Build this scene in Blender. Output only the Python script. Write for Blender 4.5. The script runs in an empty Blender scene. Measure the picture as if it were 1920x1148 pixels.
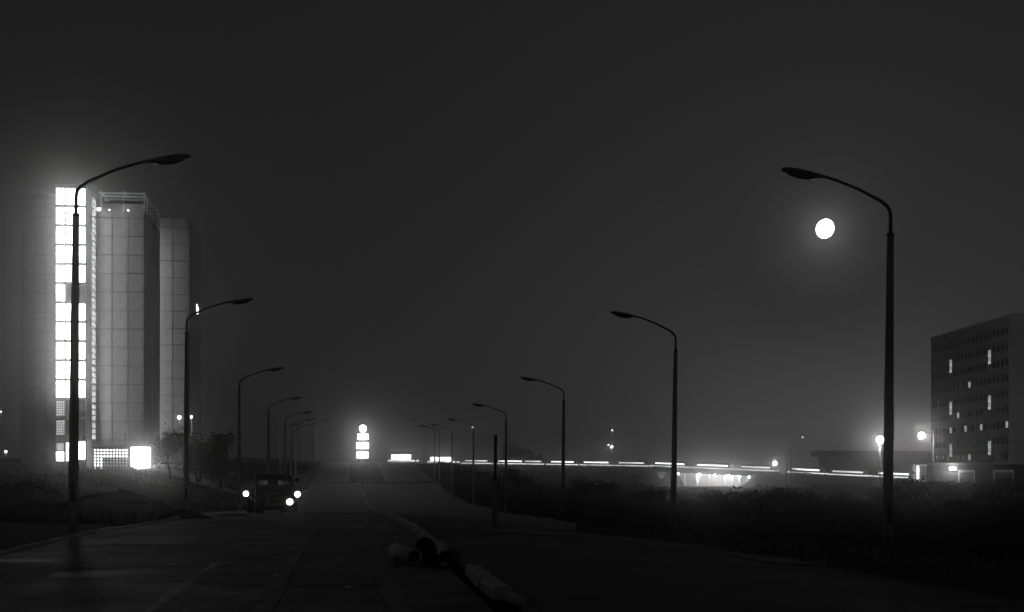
import bpy, math, random
import numpy as np
from mathutils import Vector, Matrix

random.seed(7)
rng = np.random.default_rng(11)
scene = bpy.context.scene
COL = scene.collection

# ------------------------------------------------------------------ camera, sky, moonlight, exposure
EYE = 1.6                      # eye height above the road at the camera
FOC = 2667.0                   # focal length in photograph pixels (1920 wide)
CX, HY = 960.0, 897.0          # vanishing point of the view axis in the photograph
cam = bpy.data.cameras.new("camera")
cam.sensor_width = 36.0
cam.lens = 36.0 * FOC / 1920.0
cam.shift_y = (HY - 574.0) / 1920.0
cam.clip_start = 0.1
cam.clip_end = 20000.0
cam_o = bpy.data.objects.new("camera", cam)
cam_o.location = (0, 0, EYE)
cam_o.rotation_euler = (math.radians(90), 0, 0)
COL.objects.link(cam_o)
scene.camera = cam_o

MOON_AZ = math.atan((1547 - CX) / FOC)
MOON_EL = math.atan((HY - 429) / FOC * math.cos(MOON_AZ))
world = bpy.data.worlds.new("World")
scene.world = world
world.use_nodes = True
nt = world.node_tree
for n in list(nt.nodes):
    nt.nodes.remove(n)
sky = nt.nodes.new("ShaderNodeTexSky")
sky.sky_type = 'NISHITA'
sky.sun_disc = False
sky.sun_elevation = MOON_EL
sky.sun_rotation = MOON_AZ
sky.dust_density = 0.6
bw = nt.nodes.new("ShaderNodeRGBToBW")
pw = nt.nodes.new("ShaderNodeMath")
pw.operation = 'POWER'
pw.inputs[1].default_value = 0.48
bg = nt.nodes.new("ShaderNodeBackground")
bg.inputs['Strength'].default_value = 0.0056
wo = nt.nodes.new("ShaderNodeOutputWorld")
nt.links.new(sky.outputs[0], bw.inputs[0])
nt.links.new(bw.outputs[0], pw.inputs[0])
nt.links.new(pw.outputs[0], bg.inputs['Color'])
nt.links.new(bg.outputs[0], wo.inputs['Surface'])

moonlight = bpy.data.lights.new("moonlight", 'SUN')
moonlight.energy = 0.045
moonlight.angle = math.radians(0.5)
ml = bpy.data.objects.new("moonlight", moonlight)
mdir = Vector((math.sin(MOON_AZ) * math.cos(MOON_EL), math.cos(MOON_AZ) * math.cos(MOON_EL), math.sin(MOON_EL)))
ml.rotation_euler = mdir.to_track_quat('Z', 'Y').to_euler()
ml.location = (0, 0, 60)
COL.objects.link(ml)

vs = scene.view_settings
vs.view_transform = 'Standard'
vs.look = 'None'
vs.exposure = 0.0
vs.gamma = 1.0
vs.use_curve_mapping = False
scene.display_settings.display_device = 'sRGB'
scene.cycles.use_denoising = True
scene.cycles.sample_clamp_indirect = 4.0
scene.cycles.max_bounces = 5
scene.cycles.diffuse_bounces = 2
scene.cycles.glossy_bounces = 2
scene.cycles.transparent_max_bounces = 8
scene.cycles.volume_bounces = 0
scene.cycles.caustics_reflective = False
scene.cycles.caustics_refractive = False

# ------------------------------------------------------------------ materials
def _nodes(name):
    m = bpy.data.materials.new(name)
    m.use_nodes = True
    t = m.node_tree
    for n in list(t.nodes):
        t.nodes.remove(n)
    out = t.nodes.new("ShaderNodeOutputMaterial")
    return m, t, out

def mat(name, lo, hi, rough=0.8, scale=4.0, bump=0.0, bscale=None, metal=0.0, spec=0.5, detail=6.0, stretch=None, rvar=0.0):
    m, t, out = _nodes(name)
    b = t.nodes.new("ShaderNodeBsdfPrincipled")
    t.links.new(b.outputs[0], out.inputs['Surface'])
    tc = t.nodes.new("ShaderNodeTexCoord")
    src = tc.outputs['Object']
    if stretch:
        mp = t.nodes.new("ShaderNodeMapping")
        mp.inputs['Scale'].default_value = stretch
        t.links.new(src, mp.inputs['Vector'])
        src = mp.outputs[0]
    nz = t.nodes.new("ShaderNodeTexNoise")
    nz.inputs['Scale'].default_value = scale
    nz.inputs['Detail'].default_value = detail
    nz.inputs['Roughness'].default_value = 0.65
    t.links.new(src, nz.inputs['Vector'])
    r = t.nodes.new("ShaderNodeMapRange")
    r.inputs['From Min'].default_value = 0.3
    r.inputs['From Max'].default_value = 0.7
    r.inputs['To Min'].default_value = lo
    r.inputs['To Max'].default_value = hi
    t.links.new(nz.outputs['Fac'], r.inputs['Value'])
    t.links.new(r.outputs[0], b.inputs['Base Color'])
    b.inputs['Roughness'].default_value = rough
    if rvar:
        r2 = t.nodes.new("ShaderNodeMapRange")
        r2.inputs['From Min'].default_value = 0.3
        r2.inputs['From Max'].default_value = 0.7
        r2.inputs['To Min'].default_value = rough - rvar
        r2.inputs['To Max'].default_value = rough + rvar
        n3 = t.nodes.new("ShaderNodeTexNoise")
        n3.inputs['Scale'].default_value = scale * 0.35
        n3.inputs['Detail'].default_value = 4
        t.links.new(src, n3.inputs['Vector'])
        t.links.new(n3.outputs['Fac'], r2.inputs['Value'])
        t.links.new(r2.outputs[0], b.inputs['Roughness'])
    b.inputs['Metallic'].default_value = metal
    b.inputs['Specular IOR Level'].default_value = spec
    if bump:
        n2 = t.nodes.new("ShaderNodeTexNoise")
        n2.inputs['Scale'].default_value = bscale or scale * 4
        n2.inputs['Detail'].default_value = 5
        t.links.new(src, n2.inputs['Vector'])
        bp = t.nodes.new("ShaderNodeBump")
        bp.inputs['Strength'].default_value = bump
        bp.inputs['Distance'].default_value = 0.05
        t.links.new(n2.outputs['Fac'], bp.inputs['Height'])
        t.links.new(bp.outputs[0], b.inputs['Normal'])
    return m

def emit(name, strength, var=0.0, scale=1.0):
    m, t, out = _nodes(name)
    e = t.nodes.new("ShaderNodeEmission")
    e.inputs['Color'].default_value = (1, 1, 1, 1)
    e.inputs['Strength'].default_value = strength
    if var:
        tc = t.nodes.new("ShaderNodeTexCoord")
        nz = t.nodes.new("ShaderNodeTexNoise")
        nz.inputs['Scale'].default_value = scale
        nz.inputs['Detail'].default_value = 3
        t.links.new(tc.outputs['Object'], nz.inputs['Vector'])
        r = t.nodes.new("ShaderNodeMapRange")
        r.inputs['From Min'].default_value = 0.3
        r.inputs['From Max'].default_value = 0.7
        r.inputs['To Min'].default_value = strength * (1 - var)
        r.inputs['To Max'].default_value = strength * (1 + var)
        t.links.new(nz.outputs['Fac'], r.inputs['Value'])
        t.links.new(r.outputs[0], e.inputs['Strength'])
    t.links.new(e.outputs[0], out.inputs['Surface'])
    m.cycles.emission_sampling = 'FRONT' if name != 'added_cab_glow' else 'FRONT_BACK'
    return m

def glass(name):
    m, t, out = _nodes(name)
    a = t.nodes.new("ShaderNodeBsdfTransparent")
    a.inputs['Color'].default_value = (0.75, 0.75, 0.75, 1)
    g = t.nodes.new("ShaderNodeBsdfGlossy")
    g.inputs['Roughness'].default_value = 0.08
    mx = t.nodes.new("ShaderNodeMixShader")
    mx.inputs[0].default_value = 0.12
    t.links.new(a.outputs[0], mx.inputs[1])
    t.links.new(g.outputs[0], mx.inputs[2])
    t.links.new(mx.outputs[0], out.inputs['Surface'])
    return m

M = dict(
    earth=mat("earth", 0.05, 0.14, 0.95, 0.35, 0.6, 3.0, detail=9, spec=0.2),
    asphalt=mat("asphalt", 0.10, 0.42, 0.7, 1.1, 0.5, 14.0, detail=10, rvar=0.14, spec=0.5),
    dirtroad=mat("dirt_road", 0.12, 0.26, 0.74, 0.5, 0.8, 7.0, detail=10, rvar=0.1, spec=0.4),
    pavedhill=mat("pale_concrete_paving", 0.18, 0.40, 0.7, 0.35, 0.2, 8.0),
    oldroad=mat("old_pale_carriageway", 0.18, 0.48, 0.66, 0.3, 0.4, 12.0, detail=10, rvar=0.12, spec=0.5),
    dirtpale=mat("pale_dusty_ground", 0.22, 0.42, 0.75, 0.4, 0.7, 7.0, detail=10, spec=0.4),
    kerb=mat("kerb_concrete", 0.68, 0.85, 0.8, 5.0, 0.4, 25.0),  # albedo raised to stand in for lamplight on the kerb
    pathm=mat("path_concrete", 0.28, 0.42, 0.8, 1.5, 0.2, 12.0),
    roadline=mat("worn_joint_paint", 0.20, 0.8, 0.64, 2.2, 0.2, 20.0, detail=10),
    grass=mat("grass_blades", 0.14, 0.38, 0.9, 0.25, spec=0.15),
    grass2=mat("weed_blades", 0.06, 0.24, 0.9, 0.16, spec=0.15),
    leaf=mat("leaves", 0.035, 0.09, 0.75, 1.2, spec=0.25),
    bark=mat("bark", 0.05, 0.10, 0.9, 6.0, 0.5, 20.0),
    panel=mat("wall_panel_concrete", 0.19, 0.31, 0.85, 0.7, 0.15, 9.0, detail=9, stretch=(1.6, 1.6, 0.5)),
    panel2=mat("grey_render", 0.20, 0.28, 0.85, 0.9, 0.15, 9.0),
    pale=mat("pale_render", 0.68, 0.8, 0.8, 1.2, 0.1, 9.0),
    darkwall=mat("dark_wall", 0.10, 0.15, 0.85, 1.0, 0.1, 9.0),
    facade=mat("facade_render", 0.30, 0.42, 0.85, 0.6, 0.1, 9.0, stretch=(1, 1, 0.4)),
    frame=mat("window_frame_grey", 0.10, 0.16, 0.6, 4.0),
    steel=mat("galvanised_steel", 0.10, 0.17, 0.5, 3.0, metal=0.6, stretch=(4, 4, 0.6), rvar=0.1),
    polec=mat("pole_concrete", 0.36, 0.5, 0.75, 3.0, 0.2, 16.0, stretch=(3, 3, 0.7)),
    headm=mat("lamp_head_aluminium", 0.18, 0.3, 0.42, 4.0, metal=0.5),
    darkglass=mat("dark_window_glass", 0.015, 0.03, 0.12, 2.0, spec=0.6),
    truckp=mat("truck_paint", 0.03, 0.055, 0.38, 2.0, rvar=0.1),
    car_litdoor=mat("car_paint_and_lit_door", 0.22, 0.34, 0.4, 2.0, rvar=0.1),
    rubber=mat("tyre_rubber", 0.015, 0.03, 0.85, 8.0, 0.3, 30.0),
    chrome=mat("worn_chrome", 0.4, 0.55, 0.3, 5.0, metal=1.0),
    timber=mat("weathered_timber", 0.14, 0.26, 0.85, 2.0, 0.3, 12.0, stretch=(6, 6, 1)),
    pipe=mat("pipe_lit_cement", 0.72, 0.86, 0.8, 3.0, 0.25, 14.0),  # pale colour paints in light that no lamp here gives
    pipedark=mat("pipe_shaded", 0.02, 0.04, 0.9, 3.0, 0.25, 14.0),  # black copy of the pipe colour, painting the shaded ones
    pipein=mat("pipe_mouth_shade", 0.03, 0.05, 0.9, 3.0),  # dark plug paints the shade inside the pipe mouths
    glintflake=mat("wet_flake", 0.6, 0.85, 0.12, 8.0, spec=1.0),  # whitish colour paints wet glints into the flakes
    trail=mat("standin_cream_paint", 0.35, 0.45, 0.5, 1.0),
    rail=mat("rail_steel", 0.2, 0.3, 0.4, 3.0, metal=0.8),
    glass=glass("clear_glass"),
    stair=emit("lit_stair_pane", 11.5, 0.4, 0.9),
    stair_dim=emit("dim_stair_pane", 0.75, 0.25, 2.0),
    side=emit("lit_side_pane", 10.0, 0.3, 0.6),
    core=emit("added_core_pane", 11.0),
    entry=emit("lit_entrance", 16.0, 0.3, 0.8),
    block=emit("lit_glass_block", 3.0),
    blockdim=emit("dim_glass_block", 0.28),
    sign=emit("lit_sign_face", 10.0, 0.15, 0.6),
    head=emit("headlight_glow", 5.0),
    tramwin=emit("lit_trail_window", 3.0, 0.4, 0.3),  # glow imitating a headlight trail
    trailwin2=emit("dimmer_trail_window", 1.3, 0.5, 0.3),
    trailwin3=emit("bright_trail_window", 5.5, 0.3, 0.3),
    trailstrip=emit("lit_trail_strip", 1.3, 0.4, 0.2),
    flatwin=emit("lit_flat_window", 0.5, 0.45, 1.4),
    globe=emit("lit_globe", 120.0),
    bulb=emit("lit_street_bulb", 60.0),
    weakbulb=emit("weak_bulb", 10.0),
    under=emit("lit_underpass_lamp", 330.0),
    kiosklight=emit("lit_kiosk_pane", 2.2, 0.3, 1.0),
    caplamp=emit("added_cab_glow", 34.0),
    boxlight=emit("lit_box_pane", 50.0),
    moon=emit("moon_disc", 8.0),
)

for k_ in ('stair_dim', 'block', 'blockdim', 'tramwin', 'trailwin2', 'trailwin3', 'flatwin', 'kiosklight'):
    M[k_].cycles.emission_sampling = 'NONE'     # too faint to light anything

# ------------------------------------------------------------------ mesh helpers
class MB:
    def __init__(self):
        self.v, self.f, self.sm = [], [], []
    def quad(self, a, b, c, d):
        n = len(self.v)
        self.v += [tuple(a), tuple(b), tuple(c), tuple(d)]
        self.f.append((n, n + 1, n + 2, n + 3)); self.sm.append(False)
        return self
    def box(self, lo, hi, taper=None, rot=None, at=None):
        x0, y0, z0 = lo; x1, y1, z1 = hi
        p = [(x0, y0, z0), (x1, y0, z0), (x1, y1, z0), (x0, y1, z0), (x0, y0, z1), (x1, y0, z1), (x1, y1, z1), (x0, y1, z1)]
        if taper:
            cx, cy = (x0 + x1) / 2, (y0 + y1) / 2
            p = p[:4] + [(cx + (a - cx) * taper[0], cy + (b - cy) * taper[1], c) for a, b, c in p[4:]]
        if rot is not None:
            p = [tuple(rot @ Vector(q)) for q in p]
        if at is not None:
            p = [(q[0] + at[0], q[1] + at[1], q[2] + at[2]) for q in p]
        n = len(self.v)
        self.v += p
        for a in ((0, 3, 2, 1), (4, 5, 6, 7), (0, 1, 5, 4), (1, 2, 6, 5), (2, 3, 7, 6), (3, 0, 4, 7)):
            self.f.append(tuple(n + i for i in a)); self.sm.append(False)
        return self
    def tube(self, pts, rad, n=10, caps=True, smooth=True):
        pts = [Vector(p) for p in pts]
        if not isinstance(rad, (list, tuple)):
            rad = [rad] * len(pts)
        base = len(self.v)
        prev = None
        for i, p in enumerate(pts):
            if i == 0: d = pts[1] - p
            elif i == len(pts) - 1: d = p - pts[-2]
            else: d = (pts[i + 1] - pts[i - 1])
            d.normalize()
            up = Vector((0, 0, 1)) if abs(d.z) < 0.95 else Vector((0, 1, 0))
            if prev is not None: up = prev
            a = d.cross(up).normalized()
            b = a.cross(d).normalized()
            prev = b
            for k in range(n):
                t = 2 * math.pi * k / n
                self.v.append(tuple(p + (a * math.cos(t) + b * math.sin(t)) * rad[i]))
        for i in range(len(pts) - 1):
            for k in range(n):
                q = base + i * n
                self.f.append((q + k, q + (k + 1) % n, q + n + (k + 1) % n, q + n + k)); self.sm.append(smooth)
        if caps:
            self.f.append(tuple(base + k for k in reversed(range(n)))); self.sm.append(False)
            q = base + (len(pts) - 1) * n
            self.f.append(tuple(q + k for k in range(n))); self.sm.append(False)
        return self
    def sphere(self, c, r, nu=12, nv=8, sc=(1, 1, 1)):
        base = len(self.v)
        for j in range(nv + 1):
            ph = math.pi * j / nv
            for i in range(nu):
                th = 2 * math.pi * i / nu
                self.v.append((c[0] + r * sc[0] * math.sin(ph) * math.cos(th), c[1] + r * sc[1] * math.sin(ph) * math.sin(th), c[2] + r * sc[2] * math.cos(ph)))
        for j in range(nv):
            for i in range(nu):
                a = base + j * nu + i; b = base + j * nu + (i + 1) % nu
                self.f.append((a, a + nu, b + nu, b)); self.sm.append(True)
        return self
    def loft(self, rings, smooth=True, caps=True):
        base = len(self.v); n = len(rings[0])
        for r in rings: self.v += [tuple(p) for p in r]
        for i in range(len(rings) - 1):
            for k in range(n):
                q = base + i * n
                self.f.append((q + k, q + (k + 1) % n, q + n + (k + 1) % n, q + n + k)); self.sm.append(smooth)
        if caps:
            self.f.append(tuple(base + k for k in reversed(range(n)))); self.sm.append(False)
            q = base + (len(rings) - 1) * n
            self.f.append(tuple(q + k for k in range(n))); self.sm.append(False)
        return self
    def mesh(self, name, m):
        me = bpy.data.meshes.new(name)
        me.from_pydata(self.v, [], self.f)
        me.polygons.foreach_set("use_smooth", self.sm)
        me.materials.append(M[m])
        me.update()
        return me
    def build(self, name, m, parent=None, loc=None):
        return link(name, self.mesh(name, m), parent, loc)

def link(name, me, parent=None, loc=None):
    o = bpy.data.objects.new(name, me)
    COL.objects.link(o)
    if parent is not None: o.parent = parent
    if loc is not None: o.location = loc
    return o

def B(lo, hi, **k):
    return MB().box(lo, hi, **k)

def pane(lo, hi, axis):
    """one flat lit pane; axis is the direction it faces: '-y', '+y', '+x', '-x'"""
    x0, y0, z0 = lo; x1, y1, z1 = hi
    b = MB()
    if axis == '-y': b.quad((x0, y0, z0), (x1, y0, z0), (x1, y0, z1), (x0, y0, z1))
    elif axis == '+y': b.quad((x1, y1, z0), (x0, y1, z0), (x0, y1, z1), (x1, y1, z1))
    elif axis == '+x': b.quad((x1, y0, z0), (x1, y1, z0), (x1, y1, z1), (x1, y0, z1))
    else: b.quad((x0, y1, z0), (x0, y0, z0), (x0, y0, z1), (x0, y1, z1))
    return b

def tag(o, label=None, cat=None, group=None, kind=None):
    if label: o["label"] = label
    if cat: o["category"] = cat
    if group: o["group"] = group
    if kind: o["kind"] = kind
    return o

def thing(name, label, cat, loc=(0, 0, 0), rz=0.0, group=None):
    o = bpy.data.objects.new(name, None)
    o.empty_display_size = 0.3
    COL.objects.link(o)
    o.location = loc
    o.rotation_euler = (0, 0, rz)
    return tag(o, label, cat, group)

def copy_tree(o, parent=None):
    kids = list(o.children)
    c = o.copy()
    COL.objects.link(c)
    c.parent = parent
    for ch in kids:
        copy_tree(ch, c)
    return c

def W(px, py, d):
    """the point of the place seen at this photograph pixel at this distance"""
    return Vector(((px - CX) * d / FOC, d, EYE + (HY - py) * d / FOC))

# ------------------------------------------------------------------ terrain
def vnoise(x, y, seed=0):
    x = np.asarray(x, float); y = np.asarray(y, float)
    xi = np.floor(x); yi = np.floor(y)
    def h(a, b):
        q = np.sin(a * 127.1 + b * 311.7 + seed * 74.7) * 43758.5453
        return q - np.floor(q)
    fx = x - xi; fy = y - yi
    fx = fx * fx * (3 - 2 * fx); fy = fy * fy * (3 - 2 * fy)
    a = h(xi, yi); b = h(xi + 1, yi); c = h(xi, yi + 1); d = h(xi + 1, yi + 1)
    return (a * (1 - fx) + b * fx) * (1 - fy) + (c * (1 - fx) + d * fx) * fy - 0.5

def sstep(a, b, x):
    t = np.clip((x - a) / (b - a), 0, 1)
    return t * t * (3 - 2 * t)

YC = [-60, 0, 16, 37, 64, 80, 95, 125, 160, 200, 230, 260, 300, 330, 420, 1300]
ZC = [-1.55, -1.5, -1.45, -1.38, -1.65, -1.95, -2.25, -2.6, -2.6, -1.8, -0.7, 0.9, 3.0, 3.7, 4.4, 6.5]
YL = [-60, 0, 40, 64, 95, 125, 165, 205, 260, 320, 1300]
ZL = [-1.4, -1.4, -1.3, -1.45, -1.3, -0.7, 0.1, 1.1, 2.6, 4.2, 8.0]
YR = [-60, 0, 37, 63, 95, 126, 165, 200, 250, 300, 340, 420, 1300]
ZR = [-1.5, -1.5, -1.9, -2.6, -2.7, -3.0, -2.8, -1.9, 0.4, 2.9, 3.6, 4.2, 6.0]
YF = [-60, 0, 40, 100, 200, 1300]
ZF = [-1.5, -1.6, -2.1, -2.7, -3.0, -3.0]
TA = np.array((-62.0, 650.0)); TB = np.array((126.0, 450.0))
TD = (TB - TA); TLEN = float(np.hypot(*TD)); TD = TD / TLEN
TT = [-0.5, 0.0, 0.37, 0.633, 0.8, 0.92, 1.0, 1.1]
TZ = [8.0, 6.7, 5.1, 3.7, 1.9, 0.35, -0.5, -1.5]       # rail level, relative to the eye
GAP0, GAP1 = 0.635, 0.79

def cl(y):
    return 1.9 - 0.113 * y

def zrel(x, y, noise=True):
    x = np.asarray(x, float); y = np.asarray(y, float)
    s = x - cl(y)
    zc = np.interp(y, YC, ZC); zl = np.interp(y, YL, ZL); zr = np.interp(y, YR, ZR); zf = np.interp(y, YF, ZF)
    z = zc + (zr - zc) * sstep(0.0, 12.0, s)
    z = z + (zl - z) * sstep(-9.5, -30.0, s) if False else z + (zl - z) * (1 - sstep(-30.0, -9.5, s))
    z = z + (zf - z) * sstep(14.5, 42.0, s)
    if noise:
        off = np.maximum(sstep(12.2, 20, s), 1 - sstep(-22, -9.3, s))
        n = vnoise(x / 9, y / 9, 1) * 0.9 + vnoise(x / 3.1, y / 3.1, 2) * 0.45 + vnoise(x / 1.1, y / 1.1, 3) * 0.2
        z = z + n * off * (0.45 + 0.55 * sstep(10, 60, y))
    # embankment below the headlight streak
    t = ((x - TA[0]) * TD[0] + (y - TA[1]) * TD[1]) / TLEN
    dist = np.abs((x - TA[0]) * -TD[1] + (y - TA[1]) * TD[0])
    zt = np.interp(t, TT, TZ) - 0.35
    h = zt - np.maximum(0, dist - 4.5) / 1.9
    if noise:
        h = h + np.where(dist > 6, vnoise(x / 5, y / 5, 4) * 1.2, 0)
    h = np.where((t > GAP0) & (t < GAP1), -50, h)
    h = np.where((t < -0.45) | (t > 1.08), -50, h)
    return np.maximum(z, h)

def gz(x, y, noise=True):
    return float(zrel(x, y, noise)) + EYE

def grid_mesh(name, xs, ys, zfun, m):
    X, Y = np.meshgrid(xs, ys)
    Z = zfun(X, Y)
    v = np.stack([X, Y, Z], -1).reshape(-1, 3)
    nx, ny = len(xs), len(ys)
    i = np.arange(nx - 1)[None, :] + np.arange(ny - 1)[:, None] * nx
    f = np.stack([i, i + 1, i + 1 + nx, i + nx], -1).reshape(-1, 4)
    me = bpy.data.meshes.new(name)
    me.from_pydata(v.tolist(), [], f.tolist())
    me.polygons.foreach_set("use_smooth", [True] * len(f))
    me.materials.append(M[m])
    me.update()
    return link(name, me)

ys = np.concatenate([np.arange(-40, 130, 1.0), np.arange(130, 340, 2.5), np.arange(340, 720, 4.0), np.arange(720, 1301, 40.0)])
xs = np.concatenate([np.arange(-520, -120, 20.0), np.arange(-120, -50, 2.5), np.arange(-50, 40, 1.0), np.arange(40, 170, 2.5), np.arange(170, 521, 20.0)])

def ground_z(X, Y):
    z = zrel(X, Y) + EYE
    s = X - cl(Y)
    return z - 0.22 * sstep(-9.4, -8.3, s) * (1 - sstep(10.6, 11.9, s)) * (Y < 345)
tag(grid_mesh("ground", xs, ys, ground_z, 'earth'), kind='structure')

def strip(name, s_list, y0, y1, m, dz=0.0, step=1.0, wob=0.0):
    yy = np.arange(y0, y1 + 1e-6, step)
    v, f = [], []
    for j, y in enumerate(yy):
        for k, s in enumerate(s_list):
            ss = s + (wob * float(vnoise(y / 2.3, k * 5.1, 9)) if wob else 0)
            x = cl(y) + ss
            v.append((x, y, gz(x, y, False) + dz))
    n = len(s_list)
    for j in range(len(yy) - 1):
        for k in range(n - 1):
            a = j * n + k
            f.append((a, a + 1, a + 1 + n, a + n))
    me = bpy.data.meshes.new(name)
    me.from_pydata(v, [], f)
    me.polygons.foreach_set("use_smooth", [True] * len(f))
    me.materials.append(M[m])
    return tag(link(name, me), kind='structure')

L_S = [-8.3, -6, -4, -2, -0.35]
R_S = [-0.05, 2, 4, 6, 8, 10, 11.6]
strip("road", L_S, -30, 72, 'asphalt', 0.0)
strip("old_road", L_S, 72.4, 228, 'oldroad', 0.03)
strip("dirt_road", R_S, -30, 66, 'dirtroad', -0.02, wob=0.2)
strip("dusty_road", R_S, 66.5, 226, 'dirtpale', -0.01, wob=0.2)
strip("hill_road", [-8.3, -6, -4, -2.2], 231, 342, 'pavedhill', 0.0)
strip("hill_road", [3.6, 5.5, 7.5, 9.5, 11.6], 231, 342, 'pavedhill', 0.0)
strip("hill_verge", [-2.15, -1, 0.5, 2, 3.55], 229, 341, 'earth', 0.05)
strip("concrete_slab", [0.2, 1.8, 3.2], 203, 216, 'pavedhill', 0.1)
# lane joint: a thin worn stripe on the left carriageway
strip("lane_marking", [-4.18, -4.08], 10, 27.5, 'roadline', 0.006, 0.25, wob=0.12)
for a, b in ((28.2, 29.4), (30.3, 31.2), (32.6, 34.5), (36.5, 38.0)):
    strip("lane_marking", [-4.14, -4.07], a, b, 'roadline', 0.006, 0.2, wob=0.1)
for sl_, a, b, m_n, dz in (([-7.4, -5.3], 30.0, 34.0, 'oldroad', 0.008), ([-3.6, -1.2], 19.0, 21.2, 'dirtroad', 0.008), ([-6.8, -4.6], 46, 51, 'dirtroad', 0.008), ([-3.2, -0.9], 40.0, 44.5, 'oldroad', 0.008), ([-7.9, -6.3], 19.5, 24, 'dirtroad', 0.008), ([2.0, 5.0], 38, 43, 'dirtpale', 0.0), ([6.0, 8.4], 27, 31, 'dirtpale', 0.0)):
    strip("road_patch", sl_, a, b, m_n, dz, 0.25, wob=0.2)
for sl_ in ([-3.0, -2.78], [-1.5, -1.26]):
    strip("mud_track", sl_, 14, 62, 'dirtpale', 0.012, 0.4, wob=0.1)
# footpath leaving the lit entrance
pa = [W(262, 881, 206), W(300, 883, 200), W(350, 889, 190), (W(400, 895, 176)), W(445, 898, 165)]
v, f = [], []
pp = []
for i in range(len(pa) - 1):
    for k in range(6):
        pp.append(pa[i].lerp(pa[i + 1], k / 6))
pp.append(pa[-1])
for i, p in enumerate(pp):
    wd = 7.0 - 4.2 * i / (len(pp) - 1)
    for o_ in (-wd, 0, wd * 0.6):
        v.append((p.x + 0.1 * o_, p.y + o_, gz(p.x, p.y + o_, False) + 0.28 + 0.02 * o_))
for i in range(len(pp) - 1):
    for k in range(2):
        a = i * 3 + k
        f.append((a, a + 3, a + 4, a + 1))
me = bpy.data.meshes.new("path"); me.from_pydata(v, [], f); me.materials.append(M['pathm'])
tag(link("path", me), kind='structure')

# kerbs: rows of stones, each stone its own piece
def stone_mesh(L, w=0.16, h=0.2):
    b = MB(); c = 0.03
    prof = [(-w / 2, -0.15), (w / 2, -0.15), (w / 2, h - c), (w / 2 - c, h), (-w / 2 + c, h), (-w / 2, h - c)]
    b.loft([[(x, -L / 2, z) for x, z in prof], [(x, L / 2, z) for x, z in prof]], smooth=False)
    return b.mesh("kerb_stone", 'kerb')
def kerb(name, s, y0, y1, L, lift, wig=0.03, h=0.2, skip=()):
    k = tag(bpy.data.objects.new(name, None), kind='structure')
    COL.objects.link(k)
    k.location = (cl(y0) + s, y0, gz(cl(y0) + s, y0, False))
    sm = stone_mesh(L - 0.025, h=h)
    y = y0
    while y < y1:
        yc = y + L / 2
        if not any(a < yc < b for a, b in skip):
            x = cl(yc) + s + random.uniform(-wig, wig)
            z0 = gz(cl(y) + s, y, False); z1 = gz(cl(y + L) + s, y + L, False)
            o = link("kerb_stone", sm, k)
            o.location = Vector((x, yc, (z0 + z1) / 2 + lift + random.uniform(-0.015, 0.015))) - k.location
            o.rotation_euler = (math.atan2(z1 - z0, L), 0, math.atan(0.113) + random.uniform(-0.012, 0.012))
        y += L
    return k
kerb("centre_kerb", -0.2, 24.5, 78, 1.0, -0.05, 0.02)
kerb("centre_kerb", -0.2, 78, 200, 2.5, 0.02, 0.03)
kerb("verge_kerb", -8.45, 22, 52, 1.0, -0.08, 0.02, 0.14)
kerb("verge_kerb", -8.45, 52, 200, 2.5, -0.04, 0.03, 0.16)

# ------------------------------------------------------------------ haze
hz = MB().box((-530, -50, EYE - 6.0), (530, 1310, EYE + 52.0))
m_, t_, out_ = _nodes("thin_mist")
pv = t_.nodes.new("ShaderNodeVolumePrincipled")
pv.inputs['Color'].default_value = (0.9, 0.9, 0.9, 1)
pv.inputs['Density'].default_value = 0.0009
pv.inputs['Anisotropy'].default_value = 0.97
pv2 = t_.nodes.new("ShaderNodeVolumePrincipled")
pv2.inputs['Color'].default_value = (0.9, 0.9, 0.9, 1)
pv2.inputs['Density'].default_value = 0.00024
pv2.inputs['Anisotropy'].default_value = 0.99
av = t_.nodes.new("ShaderNodeAddShader")
t_.links.new(pv.outputs[0], av.inputs[0])
t_.links.new(pv2.outputs[0], av.inputs[1])
t_.links.new(av.outputs[0], out_.inputs['Volume'])
M['haze'] = m_
tag(hz.build("haze", 'haze'), kind='stuff')

# the moon: a far lit globe with a touch of unevenness
MD = 9000.0
mo = MB().sphere((0, 0, 0), MD * 16.8 / FOC, 40, 24, (0.95, 1, 1.04)).build("moon", 'moon')
mo.location = mdir * MD + Vector((0, 0, EYE))
mo.rotation_euler = (0, math.radians(20), 0)
tag(mo, "bright full moon hanging in the misty sky beside a curved lamp arm", "moon")

# ------------------------------------------------------------------ apartment tower
TW = math.atan(0.113)
TZ0 = EYE + 1.0
tw = thing("apartment_tower", "tall tower block with a brightly lit glazed stairwell and panelled walls", "tower block", (-61.9, 207.0, TZ0), TW)
# solid cores
tc_ = MB()
tc_.box((-4.45, 0.25, -3), (-0.42, 7.99, 41.5)); tc_.box((-0.42, 7.42, -3), (-0.02, 7.98, 41.49)); tc_.box((-0.42, 4.02, -3), (-0.1, 4.18, 41.48))
tc_.build("stair_tower", 'darkwall', tw)
MB().box((-9.75, 2.1, -3), (-4.47, 24, 40.6)).build("wall", 'darkwall', tw)
MB().box((-0.2, 8.09, -3), (7.0, 26, 38.9)).build("wall", 'darkwall', tw)
MB().box((2.0, 29.13, -3), (11.4, 48, 41.9)).build("wall", 'darkwall', tw)
MB().box((0.5, 26.02, -3), (3.9, 29.08, 40.0)).build("added_core", 'darkwall', tw)  # unseen core, added to carry panes that light the rear slab
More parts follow.
